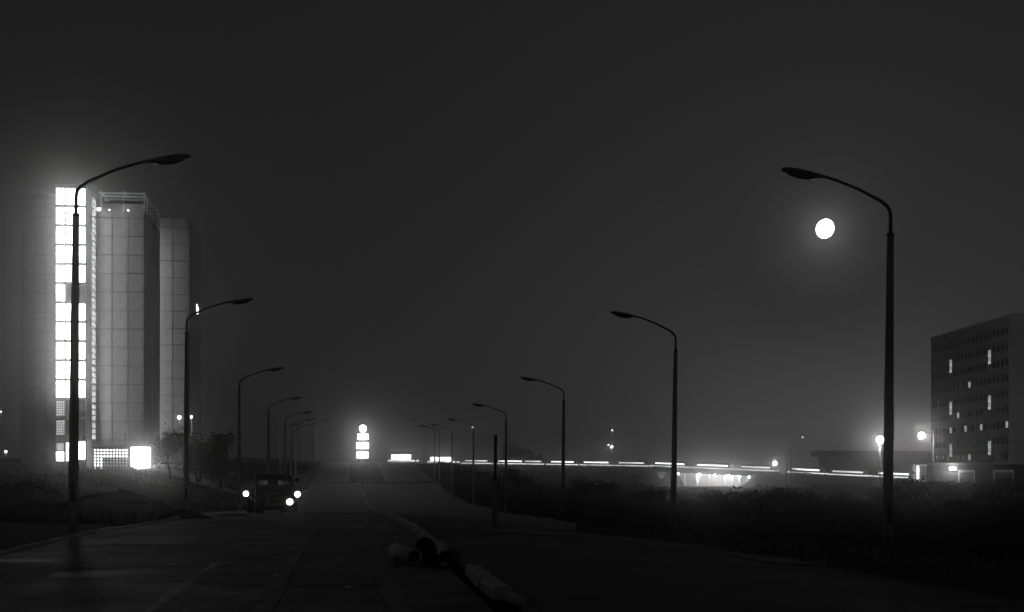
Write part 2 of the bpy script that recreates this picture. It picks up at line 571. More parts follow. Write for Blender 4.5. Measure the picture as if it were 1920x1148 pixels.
# stair tower frame: piers and pier caps left of the panes
fr = MB()
for x0, x1 in ((-4.5, -4.38), (-1.6, -1.34), (-0.04, 0.0)):
    fr.box((x0, 0.0, -1), (x1, 0.24, 41.4))
fr.box((-4.5, -0.02, 41.55), (0.05, 8.0, 41.75))
fr.box((-0.24, 0.02, -1), (-0.05, 4.0, 41.5))
fr.build("stair_frame", 'panel2', tw)
COLS = [(-4.36, -3.06), (-2.96, -1.62), (-1.32, -0.06)]
def pane_set(x0, x1, z0, z1, matname, lattice=False, nx=2, nz=3):
    w = x1 - x0; h = z1 - z0
    fb = MB()
    t = 0.05
    fb.box((x0, 0.02, z0), (x0 + t, 0.2, z1)); fb.box((x1 - t, 0.02, z0), (x1, 0.2, z1))
    fb.box((x0 + t, 0.02, z0), (x1 - t, 0.2, z0 + t)); fb.box((x0 + t, 0.02, z1 - t), (x1 - t, 0.2, z1))
    win = fb.build("window", 'frame', tw)
    if lattice:
        pb = MB()
        for i in range(4):
            for j in range(6):
                a = x0 + t + (w - 2 * t) * (i + 0.12) / 4; b = x0 + t + (w - 2 * t) * (i + 0.80) / 4
                c = z0 + t + (h - 2 * t) * (j + 0.10 + 0.22 * (i % 2)) / 6.3; d = c + (h - 2 * t) * 0.62 / 6.3
                pb.box((a, 0.1, c), (b, 0.13, d))
        pb.build("pane", matname, win)
        bk = B((x0 + t, 0.16, z0 + t), (x1 - t, 0.2, z1 - t)).build("backing", 'darkwall', win)
    else:
        pane((x0 + t, 0.15, z0 + t), (x1 - t, 0.18, z1 - t), '-y').build("pane", matname, win)
        mb = MB()
        for i in range(1, nx):
            xx = x0 + w * i / nx
            mb.box((xx - 0.03, 0.06, z0 + t), (xx + 0.03, 0.12, z1 - t))
        for zz in (z0 + h * 0.33, z0 + h * 0.16, z0 + h * 0.66)[:nz]:
            mb.box((x0 + t, 0.07, zz - 0.03), (x1 - t, 0.11, zz + 0.03))
        mb.build("muntin", 'frame', win)
for k in range(13):
    z1 = 41.2 - 2.8 * k; z0 = z1 - 2.48
    for c, (x0, x1) in enumerate(COLS):
        if k <= 10:
            lit = not (k == 5 and c > 0)
            pane_set(x0, x1, z0 - (0.0), z1, 'stair' if lit else 'darkglass')
        elif c == 0:
            pane_set(x0, x1, z0 + 0.1, z1, 'stair_dim', lattice=True)
        else:
            pane_set(x0, x1, z0, z1, 'darkglass')
    B((-4.36, 0.01, z1 + 0.02), (-0.06, 0.23, z1 + 0.3)).build("spandrel", 'panel2', tw)
# ground floor of the stair tower
pane_set(-4.30, -3.25, 3.0, 4.15, 'stair_dim', nx=6, nz=0)
pane_set(-4.36, -3.2, 1.5, 2.9, 'stair')
pane_set(-2.95, -2.35, 1.5, 4.15, 'stair', nx=1)
pane_set(-1.45, -0.12, 1.7, 4.4, 'stair')
# perforated side wall of the stair tower (faces the block): blades with lit panes between
for k in range(13):
    z1 = 40.85 - 2.8 * k
    for j in range(3):
        a = z1 - 0.86 * j - 0.72
        w = MB()
        w.box((-0.38, 4.3, a - 0.12), (0.02, 7.3, a))            # sill
        w.box((-0.38, 4.2, a - 0.12), (0.03, 4.3, a + 0.74)); w.box((-0.38, 5.62, a), (0.03, 5.78, a + 0.74)); w.box((-0.38, 7.1, a), (0.03, 7.4, a + 0.74))
        win = w.build("side_opening", 'panel2', tw)
        pane((-0.40, 4.3, a + 0.02), (-0.34, 5.6, a + 0.70), '+x').build("pane", 'side', win)
        pane((-0.40, 5.8, a + 0.02), (-0.34, 7.08, a + 0.70), '+x').build("pane", 'side', win)
# unseen core windows, added to light the rear slab's front
for k in range(13):
    z1 = 39.4 - 2.8 * k
    for j in range(2):
        a = z1 - 1.4 * j - 1.0
        win = MB().box((3.86, 26.2, a - 0.1), (4.05, 28.9, a)).build("added_core_opening", 'panel2', tw)
        pane((3.92, 26.3, a + 0.02), (3.96, 28.8, a + 0.75), '+x').build("pane", 'core', win)
# facade panels
def panels(xs_, zs_, y, depth=0.1, gap=0.13, m='panel'):
    for i in range(len(xs_) - 1):
        for j in range(len(zs_) - 1):
            w = xs_[i + 1] - xs_[i] - gap; h = zs_[j + 1] - zs_[j] - gap
            key = (round(w, 3), round(h, 3), m)
            if key not in PM:
                PM[key] = MB().box((0, 0, 0), (w, depth, h)).mesh("wall_panel", m)
            o = link("wall_panel", PM[key], tw, (xs_[i] + gap / 2, y + random.uniform(-0.012, 0.012), zs_[j] + gap / 2))
PM = {}
rows1 = [2.0 - 2.8] + [2.0 + 2.8 * k for k in range(14)] + [39.4]
panels([-0.15, 2.33, 4.69, 7.05], rows1, 7.98)
rows2 = [-1.2] + [1.6 + 2.8 * k for k in range(15)] + [42.4]
panels([4.2, 6.6, 8.75, 11.45], rows2, 29.02)
panels([-9.8, -7.95, -6.2, -4.48], [-1.9 + 2.8 * k for k in range(16)] + [40.8], 2.0, m='panel2')
def side_panels(ys_, zs_, x, m='panel2', gap=0.1):
    for i in range(len(ys_) - 1):
        for j in range(len(zs_) - 1):
            B((0, 0, 0), (0.06, ys_[i + 1] - ys_[i] - gap, zs_[j + 1] - zs_[j] - gap)).build("wall_panel", m, tw, (x, ys_[i] + gap / 2, zs_[j] + gap / 2))
side_panels([8.05, 17, 26], rows1[::3] + [39.4], 7.0, 'panel2')
side_panels([29.1, 38, 48], rows2[::3] + [42.4], 11.4, 'panel2')
# roof terrace pergola on the front slab
pg = MB()
for y in np.arange(8.2, 26.1, 3.0):
    pg.box((7.0, y, 39.4), (7.15, y + 0.12, 42.1))
for z in (39.9, 40.5, 41.1, 41.7):
    pg.box((7.02, 8.0, z), (7.13, 26.0, z + 0.12))
pg.build("side_railing", 'pale', tw)
for j in range(6):
    B((0.3, 8.1 + 2.6 * j, 42.1), (7.15, 8.35 + 2.6 * j, 42.32)).build("pergola_beam", 'pale', tw)
for x in (0.5, 3.9, 6.9):
    B((x, 8.1, 42.3), (x + 0.14, 26, 42.48)).build("pergola_rafter", 'pale', tw)
for x in (0.6, 3.9, 6.98):
    B((x, 8.12, 39.4), (x + 0.14, 8.26, 42.1)).build("pergola_post", 'pale', tw)
for x, y, rr_, bm_ in ((0.3, 8.3, 0.2, 'bulb'), (1.8, 8.6, 0.09, 'weakbulb'), (4.6, 8.7, 0.1, 'weakbulb'), (3.5, 11.0, 0.14, 'bulb')):
    rl = MB().tube([(x, y, 39.38), (x, y, 39.6)], 0.05, 6).build("roof_light", 'steel', tw)
    MB().sphere((x, y, 39.72), rr_, 8, 4).build("bulb", bm_, rl)
B((0.1, 12.0, 38.9), (6.8, 25.9, 41.3)).build("roof_house", 'panel', tw)
# entrance hall with glass-block wall and bright entrance
eh = MB()
eh.box((0.06, 4.1, 3.75), (9.0, 7.9, 4.0))
eh.box((0.3, 4.5, -1.2), (5.4, 4.62, 0.35))
eh.build("entrance_hall", 'panel2', tw)
for i in range(11):
    for j in range(7):
        dim = i > 2 and j < 4
        x = 0.42 + i * 0.455; z = 0.45 + j * 0.455
        o = None
        key = ('blk', dim)
        if key not in PM:
            PM[key] = MB().tube([(0, 0, 0), (0, 0.06, 0)], 0.155, 8).mesh("glass_block", 'blockdim' if dim else 'block')
        link("glass_block", PM[key], tw, (x, 4.4, z))
bw_ = MB().box((0.2, 4.46, 0.2), (5.5, 4.6, 3.75)).build("block_wall", 'darkwall', tw)
en = MB()
en.box((5.5, 4.3, -0.6), (5.62, 4.5, 3.74)); en.box((8.5, 4.3, -0.6), (8.62, 4.5, 3.74)); en.box((5.62, 4.3, 0.72), (8.5, 4.42, 0.78))
en.box((7.0, 4.3, -0.6), (7.05, 4.42, 0.72))
door = en.build("entrance", 'frame', tw)
pane((5.62, 4.44, 0.8), (8.5, 4.48, 3.6), '-y').build("pane", 'entry', door)
pane((5.62, 4.44, -0.5), (6.98, 4.48, 0.7), '-y').build("pane", 'stair', door)
pane((7.06, 4.44, -0.5), (8.5, 4.48, 0.7), '-y').build("pane", 'stair', door)
B((5.2, 1.6, -1.0), (9.4, 4.28, -0.55)).build("doorstep", 'pathm', tw)
# small lit balcony light on the rear slab
bl = MB().box((11.47, 39.2, 27.4), (12.2, 42.4, 27.5)).build("balcony", 'panel2', tw)
B((11.48, 39.4, 27.55), (11.6, 40.5, 29.3)).build("pane", 'kiosklight', bl)
B((11.48, 40.9, 27.9), (11.6, 42.2, 29.0)).build("pane", 'kiosklight', bl)

# ------------------------------------------------------------------ apartment block on the right
RBZ = EYE - 1.2
rb = thing("apartment_block", "dark ten storey apartment block with a few lit windows and pale end wall", "apartment block", (88.5, 253.0, RBZ), math.radians(1.43))
RH = 30.2
B((0.08, 0.1, -2), (14, 44.0, RH)).build("wall", 'facade', rb)
B((-0.06, -0.05, RH), (14.05, 44.1, RH + 0.35)).build("parapet", 'pale', rb)
B((-0.04, -0.06, -1), (0.26, 0.08, RH - 0.02)).build("corner_pier", 'pale', rb)
for k in range(11):
    z = -0.6 + 2.8 * k
    for a, b in ((0.28, 4.9), (4.95, 9.55), (9.6, 14.0)):
        B((a, 0.0, z), (b, 0.09, z + 2.74)).build("wall_panel", 'pale', rb)  # whiter panels paint lamplight onto the end wall
NW, PITCH = 20, 2.15
lit = {}
def cell(cx, cy):
    px, py = 1600 + cx * 0.3486, 560 + cy * 0.3486
    q = (px - CX) / FOC
    t = (88.5 - q * 253) / (q + 0.025)
    zz = (HY - py) * (253 + t) / FOC + EYE - RBZ
    return int(round((t - 1.3) / PITCH)), int(round((27.6 - zz) / 2.8))
for c in ((630, 465), (562, 628), (727, 607), (515, 710), (605, 700), (697, 690), (830, 678), (627, 855)):
    lit[cell(*c)] = 1
tall = [cell(*c) for c in ((728, 275), (517, 335), (517, 557), (725, 523), (515, 777), (723, 765))]
wf = MB()
for a, b in (((-0.02, -0.55, -0.65), (0.1, 0.55, -0.58)), ((-0.02, -0.55, 0.58), (0.1, 0.55, 0.65)), ((-0.02, -0.62, -0.65), (0.1, -0.55, 0.65)), ((-0.02, 0.55, -0.65), (0.1, 0.62, 0.65))):
    wf.box(a, b)
wf.box((0.0, -0.03, -0.58), (0.05, 0.03, 0.58))
wfm = wf.mesh("window", 'panel2')
wpd = B((0.04, -0.55, -0.58), (0.07, 0.55, 0.58)).mesh("pane", 'darkglass')
wpl = B((0.04, -0.55, -0.58), (0.07, 0.55, 0.58)).mesh("pane", 'flatwin')
stair_cells = set()
for (i, k) in tall:
    stair_cells |= {(i, k), (i, k + 1)}
for i in range(NW):
    for k in range(10):
        if (i, k) in stair_cells: continue
        w = link("window", wfm, rb, (0.0, 1.3 + PITCH * i, 27.6 - 2.8 * k))
        link("pane", wpl if (i, k) in lit else wpd, w, (0, 0, 0))
for (i, k) in tall:
    zc_ = 27.6 - 2.8 * k - 1.2
    w = MB()
    w.box((-0.03, -0.85, -1.4), (0.1, 0.85, -1.3)); w.box((-0.03, -0.85, 1.3), (0.1, 0.85, 1.4)); w.box((-0.03, -0.85, -1.3), (0.1, -0.75, 1.3)); w.box((-0.03, 0.75, -1.3), (0.1, 0.85, 1.3))
    w.box((0.0, -0.03, -1.3), (0.06, 0.03, 1.3)); w.box((0.0, -0.75, -0.25), (0.06, 0.75, -0.15))
    wo_ = w.build("stair_window", 'panel2', rb, (0, 1.3 + PITCH * i, zc_))
    B((0.05, -0.75, -1.3), (0.08, 0.75, 1.3)).build("pane", 'flatwin', wo_)
for k in range(11):
    B((0.0, 0.3, -0.05), (0.075, 43.9, 0.0)).build("storey_band", 'darkwall', rb, (0, 0, 0.9 + 2.8 * k - 0.3))

# low buildings in front of it
def low_hall():
    p = W(1548, 877, 520); q = W(1765, 880, 520)
    t = thing("flat_roofed_hall", "long flat roofed hall with pale wall under a dark roof slab", "hall", (p.x, p.y, EYE - 3.2))
    Lw = q.x - p.x
    B((0.6, 0.5, 0), (Lw, 14, 11.2)).build("wall", 'panel', t)
    B((-2.2, -0.8, 11.21), (Lw + 2, 15, 13.2)).build("roof", 'darkwall', t)
    for i in range(6):
        B((0.8 + i * 6.9, 0.40, 5.0), (7.5 + i * 6.9, 0.49, 11.0)).build("wall_panel", 'panel', t)
low_hall()
def garages():
    t = thing("garage_building", "low dark garage building with two white framed doors before the apartment block", "garages", (0, 0, 0))
    d = 238.0
    x0 = W(1740, 0, d).x; x1 = x0 + 32
    zt = EYE + (HY - 868) * d / FOC; zb = EYE - 2.6
    B((x0, d + 0.3, zb), (x1, d + 9, zt - 0.3)).build("wall", 'darkwall', t)
    B((x0 - 0.3, d - 0.5, zt - 0.29), (x0 + 11, d + 9.2, zt)).build("roof", 'panel', t)
    B((x0 + 11.02, d - 0.2, zt - 0.6), (x1, d + 9.2, zt - 0.25)).build("roof", 'darkwall', t)
    for a, b in ((1797, 1828), (1863, 1901)):
        xa = W(a, 0, d).x; xb = W(b, 0, d).x
        z1 = EYE + (HY - 881) * d / FOC; z0 = EYE - 1.4
        fm = MB()
        fm.box((xa, d, z0), (xa + 0.22, d + 0.28, z1)); fm.box((xb - 0.12, d, z0), (xb, d + 0.28, z1)); fm.box((xa + 0.22, d, z1 - 0.45), (xb - 0.12, d + 0.28, z1))
        g = fm.build("garage_door", 'pale', t)
        n = 5
        for i in range(n):
            ww = (xb - xa - 0.34) / n
            B((xa + 0.22 + ww * i + 0.015, d + 0.1, z0), (xa + 0.22 + ww * (i + 1) - 0.015, d + 0.2, z1 - 0.46)).build("door_board", 'panel', g)
    bx = W(1787, 879, d - 1)
    lb = B((bx.x - 0.55, d - 0.2, bx.z - 0.25), (bx.x + 0.55, d + 0.28, bx.z + 0.25)).build("light_box", 'frame', t)
    B((bx.x - 0.5, d - 1.1, bx.z - 0.2), (bx.x + 0.5, d - 0.9, bx.z + 0.2)).build("light_pane", 'boxlight', lb)
garages()
def kiosk():
    d = 234.0
    p = W(1712, 905, d); q = W(1738, 868, d)
    t = thing("kiosk", "small pale kiosk with a bright lit strip at the garage end", "kiosk", (p.x, d, p.z - 0.6))
    w = q.x - p.x; h = q.z - p.z + 0.6
    B((0, 0.1, 0), (w, 2.4, h - 0.2)).build("wall", 'pale', t)
    B((-0.12, -0.1, h - 0.19), (w + 0.12, 2.5, h)).build("roof", 'panel', t)
    fr_ = MB()
    fr_.box((0.5, 0.0, 0.3), (0.58, 0.09, h - 0.5)); fr_.box((1.02, 0.0, 0.3), (1.1, 0.09, h - 0.5)); fr_.box((0.58, 0.0, 1.1), (1.02, 0.09, 1.16))
    f2 = fr_.build("window", 'frame', t)
    B((0.58, 0.04, 0.3), (1.02, 0.08, h - 0.5)).build("pane", 'kiosklight', f2)
    B((1.2, 0.02, 1.0), (w - 0.05, 0.09, h - 0.6)).build("shutter", 'panel', t)
kiosk()

# ------------------------------------------------------------------ tram line: made-up rails and carriages for the headlight streak, real bridge
def tpos(t, off=0.0):
    p = TA + TD * (t * TLEN) + np.array((TD[1], -TD[0])) * off   # +off towards the camera side
    return Vector((p[0], p[1], EYE + float(np.interp(t, TT, TZ))))
trk = thing("standin_track", "made-up pair of steel rails on the dark embankment under the stand-in carriages", "tram track", tpos(0.5))
trk["kind"] = 'structure'
for off in (-0.72, 0.72):
    MB().tube([tpos(t, off) - trk.location - Vector((0, 0, 0.08)) for t in np.linspace(-0.1, 1.04, 40)], 0.07, 6).build("rail", 'rail', trk)
TANG = math.atan2(TD[1], TD[0])
def make_trail_carriage():  # invented carriage; its glow stands in for a headlight trail
    L = 11.9
    t = thing("standin_carriage", "", "trail", (0, 0, 0))
    b = MB()
    prof = [(-1.1, 0.45), (1.1, 0.45), (1.12, 1.55), (1.08, 2.2), (0.85, 2.5), (-0.85, 2.5), (-1.08, 2.2), (-1.12, 1.55)]
    def ring(x, k): return [(x, y * k, 0.45 + (z - 0.45) * (0.9 + 0.1 * k)) for y, z in prof]
    b.loft([ring(-L / 2, 0.8), ring(-L / 2 + 0.5, 1), ring(L / 2 - 0.5, 1), ring(L / 2, 0.8)], smooth=False)
    body = b.build("body", 'trail', t)
    for s in (-1, 1):
        n = 8
        for i in range(n):
            w = (L - 1.6) / n
            x0 = -L / 2 + 0.8 + i * w
            B((x0 + 0.03, s * 1.135 - 0.015, 1.52), (x0 + w - 0.03, s * 1.135 + 0.015, 1.97)).build("window", 'tramwin', t)
        pane((-L / 2 - 1.15, s * 1.15 - 0.012, 0.55), (L / 2 + 1.15, s * 1.15 + 0.012, 0.88), '-y' if s < 0 else '+y').build("lower_trail_line", 'trailstrip', t)  # glowing strip imitates the lower line of the trail
    B((-L / 2 + 0.8, -0.5, 2.5), (L / 2 - 0.8, 0.5, 2.64)).build("roof", 'frame', t)
    for x in (-L * 0.3, L * 0.3):
        k = MB()
        for dx in (-0.8, 0.8):
            for y in (-0.72, 0.72):
                k.tube([(x + dx, y - 0.06, 0.33), (x + dx, y + 0.06, 0.33)], 0.33, 10)
        k.box((x - 1.1, -0.5, 0.3), (x + 1.1, 0.5, 0.46)).box((x - 0.86, -0.8, 0.26), (x - 0.74, 0.8, 0.38)).box((x + 0.74, -0.8, 0.26), (x + 0.86, 0.8, 0.38))
        k.build("bogie", 'steel', t)
    return t
trail0 = make_trail_carriage()
starts = [(716, 795), (800, 860), (868, 925), (935, 985), (988, 1018), (1036, 1080), (1097, 1145), (1163, 1212), (1228, 1290), (1308, 1370), (1392, 1448), (1488, 1540), (1563, 1622), (1650, 1708)]
def t_of_px(px):
    q = (px - CX) / FOC
    # (TA.x + D.x*L*t) = q*(TA.y + D.y*L*t)
    return (q * TA[1] - TA[0]) / ((TD[0] - q * TD[1]) * TLEN)
where = ["first bright dash in the row next to the glowing sign", "second bright dash in the row counted from the glowing sign", "third bright dash in the row counted from the glowing sign",
         "bright dash behind the bare post", "short bright dash just past the bare post", "bright dash right behind the lamp with rubble at its foot", "bright dash below the tall thin lit lamp pair",
         "bright dash between the tall lit lamp and the underpass", "bright dash passing behind the second big lamp post", "bright dash over the middle of the lit underpass", "bright dash over the far end of the underpass",
         "bright dash behind the two thin utility poles", "bright dash below the flat roofed hall", "last bright dash beside the kiosk"]
trails = []
for i, (a, b) in enumerate(starts):
    o = trail0 if i == 0 else copy_tree(trail0)
    trails.append(o)
    tm = t_of_px((a + b) / 2)
    L_want = (t_of_px(b) - t_of_px(a)) * TLEN
    p = tpos(tm); p2 = tpos(tm + 0.01)
    o.location = p
    o.rotation_euler = (0, -math.asin((p2.z - p.z) / (0.01 * TLEN)), TANG)
    o.scale = (min(1.35, max(0.75, (L_want + 1.4) / 11.9)), 1, (2.1, 1.6)[i] if i < 2 else 1)
    o["label"] = "made-up lit carriage standing in for the headlight trail, " + where[i]
    o["group"] = "stand-in carriages for the headlight trail along the embankment"
    wm = ['trailwin3', 'trailwin3', 'trailwin2', 'tramwin', 'trailwin2', 'tramwin', 'tramwin', 'trailwin2', 'tramwin', 'tramwin', 'trailwin2', 'tramwin', 'trailwin2', 'tramwin'][i]
    for ch in o.children:
        if ch.name.startswith("window"):
            ch.material_slots[0].link = 'OBJECT'
            ch.material_slots[0].material = M[wm]

for o in trails[:2]:
    for ww in range(8):
        q_ = (11.9 - 1.6) / 8
        MB().quad((-5.15 + q_ * ww + 0.04, -1.14, 0.98), (-5.15 + q_ * (ww + 1) - 0.04, -1.14, 0.98), (-5.15 + q_ * (ww + 1) - 0.04, -1.14, 1.46), (-5.15 + q_ * ww + 0.04, -1.14, 1.46)).build("lower_window", 'trailwin3', o)  # extra glow thickens the start of the trail

# bridge with the lit underpass
g0, g1 = GAP0, GAP1
br = thing("underpass_bridge", "dark flat bridge deck over a brightly lit underpass with pale columns", "bridge", tpos((g0 + g1) / 2))
def along(t0, t1, offs, ztop, zbot, name, m, parent, n=8):
    """a straight slab following the track between t0 and t1"""
    rings = []
    for t in np.linspace(t0, t1, n):
        r = []
        for off, zz in ((offs[0], zbot), (offs[1], zbot), (offs[1], ztop), (offs[0], ztop)):
            p = tpos(t, off) - parent.location
            p.z = p.z + zz
            r.append(p)
        rings.append(r)
    return MB().loft(rings, smooth=False).build(name, m, parent)
along(g0 - 0.01, g1 + 0.012, (-4.2, 4.2), -0.2, -0.75, "deck", 'panel2', br)
along(g0 - 0.012, g1 + 0.014, (4.22, 4.7), 0.3, -1.35, "girder", 'darkwall', br)
along(g0 - 0.012, g1 + 0.014, (-4.7, -4.22), 0.3, -1.35, "girder", 'darkwall', br)
UZ = EYE - 3.1
for px_, w_ in ((1258, 0.5), (1283, 0.5), (1307, 0.55), (1328, 0.6), (1357, 0.55), (1372, 0.5), (1385, 0.7), (1401, 0.45), (1416, 0.9)):
    t = t_of_px(px_)
    p = tpos(t, -0.4) - br.location
    top = p.z - 0.8
    MB().tube([(p.x, p.y, UZ - br.location.z), (p.x, p.y, top)], w_ / 2, 10).build("column", 'pale', br)
def vwall(t0, t1, off, z0, z1, name, m, parent, thick=0.3):
    a = tpos(t0, off) - parent.location; b = tpos(t1, off) - parent.location
    n = Vector((TD[1], -TD[0], 0)) * thick
    zb = z0 - parent.location.z
    v = [(a.x, a.y, zb), (b.x, b.y, zb), (b.x, b.y, b.z + z1), (a.x, a.y, a.z + z1)]
    v2 = [(p[0] - n.x, p[1] - n.y, p[2]) for p in v]
    mb = MB(); mb.v = [tuple(q) for q in v + v2]
    mb.f = [(0, 1, 2, 3), (7, 6, 5, 4), (0, 4, 5, 1), (1, 5, 6, 2), (2, 6, 7, 3), (3, 7, 4, 0)]; mb.sm = [False] * 6
    return mb.build(name, m, parent)
# far side wall of the underpass in bays
tb = np.linspace(g0 - 0.03, g1 + 0.02, 11)
for i in range(10):
    vwall(tb[i], tb[i + 1] - 0.0006, -6.0, EYE - 5, -0.9, "wall_bay", 'pale', br)
ab0 = vwall(g0 - 0.012, g0 - 0.002, 4.9, EYE - 5, -0.2, "abutment", 'panel2', br, 9.6)
ab1 = vwall(g1 + 0.002, g1 + 0.012, 4.9, EYE - 5, -0.2, "abutment", 'panel2', br, 9.6)
for px_, py_ in ((1277, 892), (1316, 893), (1345, 894), (1371, 897), (1392, 897), (1410, 897)):
    t = t_of_px(px_)
    p = tpos(t, 1.6)
    q = p - br.location
    lm = MB().tube([(q.x, q.y, q.z - 0.75), (q.x, q.y, q.z - 1.5)], 0.03, 6).build("hanging_lamp", 'steel', br)
    big = px_ in (1316, 1371)
    MB().sphere((q.x, q.y, q.z - 1.75), 0.42 if big else 0.2, 8, 5).build("bulb", 'under', lm)
# guard rail over the bridge and embankment
gr = thing("guard_rail", "thin steel guard rail running along the embankment edge over the underpass", "railing", tpos(0.6, 5.2))
for hh in (0.75, 0.35):
    MB().tube([tpos(t, 4.5) - gr.location + Vector((0, 0, hh)) for t in np.linspace(0.5, 0.83, 24)], 0.045, 5).build("rail", 'steel', gr)
for t in np.linspace(0.5, 0.83, 30):
    p = tpos(t, 4.5) - gr.location
    B((p.x - 0.04, p.y - 0.04, p.z - 0.25), (p.x + 0.04, p.y + 0.04, p.z + 0.78)).build("post", 'steel', gr)
# slatted fence at the end of the bank
fe = thing("slat_fence", "dark slatted fence sloping down the bank below the thin utility poles", "fence", W(1490, 890, 462))
n = 44
top_prev = None
for i in range(n):
    u = i / (n - 1)
    px_ = 1485 + 150 * u
    d = 462 - 40 * u
    zt = 877 + 18 * min(1, u * 2.2) + 3 * u
    a = W(px_, zt, d); b = W(px_, 905 + 5 * u, d)
    q = a - fe.location
    B((q.x - 0.14, q.y - 0.05, b.z - fe.location.z), (q.x + 0.14, q.y + 0.05, q.z)).build("slat", 'timber', fe)
ra = MB()
ra.tube([W(1485, 880, 462.3) - fe.location, W(1553, 897, 443.5) - fe.location, W(1636, 900, 422.3) - fe.location], 0.1, 6)
ra.build("fence_rail", 'timber', fe)

# utility poles
for px_, top, d, lab in ((1475, 848, 455, "thin wooden utility pole at the end of the underpass bank, the shorter of two"), (1482, 841, 452, "thin wooden utility pole with crossarm and wires, the taller of two")):
    p = W(px_, top, d)
    t = thing("utility_pole", lab, "utility pole", (p.x, p.y, gz(p.x, p.y) - 0.3), 0, "pair of thin utility poles on the bank")
    h = p.z - t.location.z
    MB().tube([(0, 0, 0), (0.1, 0, h)], [0.17, 0.12], 8).build("pole", 'timber', t)
    MB().box((-0.9, -0.06, h - 1.4), (0.5, 0.06, h - 1.2)).build("crossarm", 'timber', t)
    if px_ == 1482:
        e = W(1553, 866, 500) - t.location
        pts = [Vector((0.4, 0, h - 1.2)).lerp(e, k / 12) - Vector((0, 0, 1.6 * math.sin(math.pi * k / 12))) for k in range(13)]
        MB().tube(pts, 0.035, 4).build("wire", 'frame', t)

# ------------------------------------------------------------------ street lamps
def make_lamp(side):
    """unlit curved street lamp; side=+1: arm reaches towards +x"""
    t = thing("street_lamp", "", "street lamp", (0, 0, 0), 0, "unlit curved street lamps along the new road")
    s = side
    MB().tube([(0, 0, -0.6), (0, 0, 0.05), (0, 0, 3.0), (0, 0, 8.42)], [0.145, 0.142, 0.128, 0.088], 14).build("pole", 'polec', t)
    MB().tube([(0, 0, 8.40), (0, 0, 8.48)], 0.1, 14).build("collar", 'steel', t)
    pts = [(0, 0, 8.42), (0, 0, 8.95), (0.03 * s, 0, 9.10), (0.12 * s, 0, 9.22), (0.28 * s, 0, 9.34), (0.9 * s, 0, 9.64), (1.45 * s, 0, 9.84), (1.75 * s, 0, 9.93)]
    MB().tube(pts, [0.052, 0.05, 0.05, 0.05, 0.048, 0.042, 0.04, 0.04], 10).build("arm", 'steel', t)
    # lamp head: flattened teardrop lofted along the arm
    rings = []
    for u, wy, up, dn in ((0, 0.045, 0.045, 0.045), (0.12, 0.07, 0.06, 0.07), (0.3, 0.13, 0.08, 0.12), (0.5, 0.165, 0.10, 0.13), (0.72, 0.17, 0.11, 0.11), (0.9, 0.14, 0.095, 0.09), (1.0, 0.08, 0.05, 0.045)):
        x = (1.70 + 1.24 * u) * s; z = 9.915 + 0.24 * u - 0.06 * u * u
        r = []
        for k in range(12):
            a = 2 * math.pi * k / 12
            c, sn = math.cos(a), math.sin(a)
            r.append((x, wy * c, z + (up * 0.78 if sn > 0 else dn * 0.72) * sn))
        rings.append(r if s > 0 else r[::-1])
    head = MB().loft(rings).build("lamp_head", 'headm', t)
    bowl = []
    for u, wy, dn in ((0.25, 0.06, 0.02), (0.4, 0.12, 0.08), (0.65, 0.13, 0.09), (0.85, 0.08, 0.03)):
        x = (1.70 + 1.24 * u) * s; z = 9.915 + 0.24 * u - 0.06 * u * u - 0.085
        bowl.append([(x, wy * math.cos(a), z + dn * math.sin(a)) for a in [2 * math.pi * k / 10 for k in range(10)]])
    MB().loft(bowl if s > 0 else [r[::-1] for r in bowl]).build("lamp_bowl", 'darkglass', head)
    B((-0.06, -0.165, 0.7), (0.06, -0.13, 1.2)).build("door_plate", 'steel', t)
    return t
lampL = make_lamp(1); lampR = make_lamp(-1)
LL = [(137, 990, 37.2, "tall unlit lamp standing before the bright stairwell of the tower"),
      (349, 965, 64.0, "unlit lamp with dirt heap at its foot, standing before the trees by the tower"),
      (448, 962, 95.0, "unlit lamp whose post stands directly beside the truck"),
      (503, 957, 125.0, "unlit lamp rising behind the truck roof, tallest of those behind it"),
      (534, 938, 155.0, "unlit lamp behind the truck roof, second tallest of those behind it"),
      (546, 925, 187.0, None), (555, 915, 212.0, None), (526, 915, 215, None),
      (568, 868, 305.0, "pale lamp on the hill crest, the nearer to the truck of the pair"),
      (592, 866, 325.0, "pale lamp on the hill crest, the nearer to the glowing sign of the pair")]
RR = [(1664, 1035, 37.2, "tall unlit lamp with its curved arm reaching over the moon"),
      (1262, 1012, 63.0, "unlit lamp standing before the lit underpass end"),
      (1055, 970, 95.0, "unlit lamp with leaning boards and rubble at its foot"),
      (949, 964, 124.0, "unlit lamp just behind the bare post"),
      (888, 942, 158.0, "unlit lamp with a small rubble pile at its foot, before the lit far lamp"),
      (847, 930, 192.0, "unlit lamp beside the short thin stake on the dirt road edge"),
      (824, 915, 222.0, None), (815, 905, 240.0, None), (800, 868, 305.0, "slim lamp on the hill crest where the headlight trail begins, further from the sign"), (791, 866, 322.0, "slim lamp on the hill crest where the headlight trail begins, nearer to the sign")]
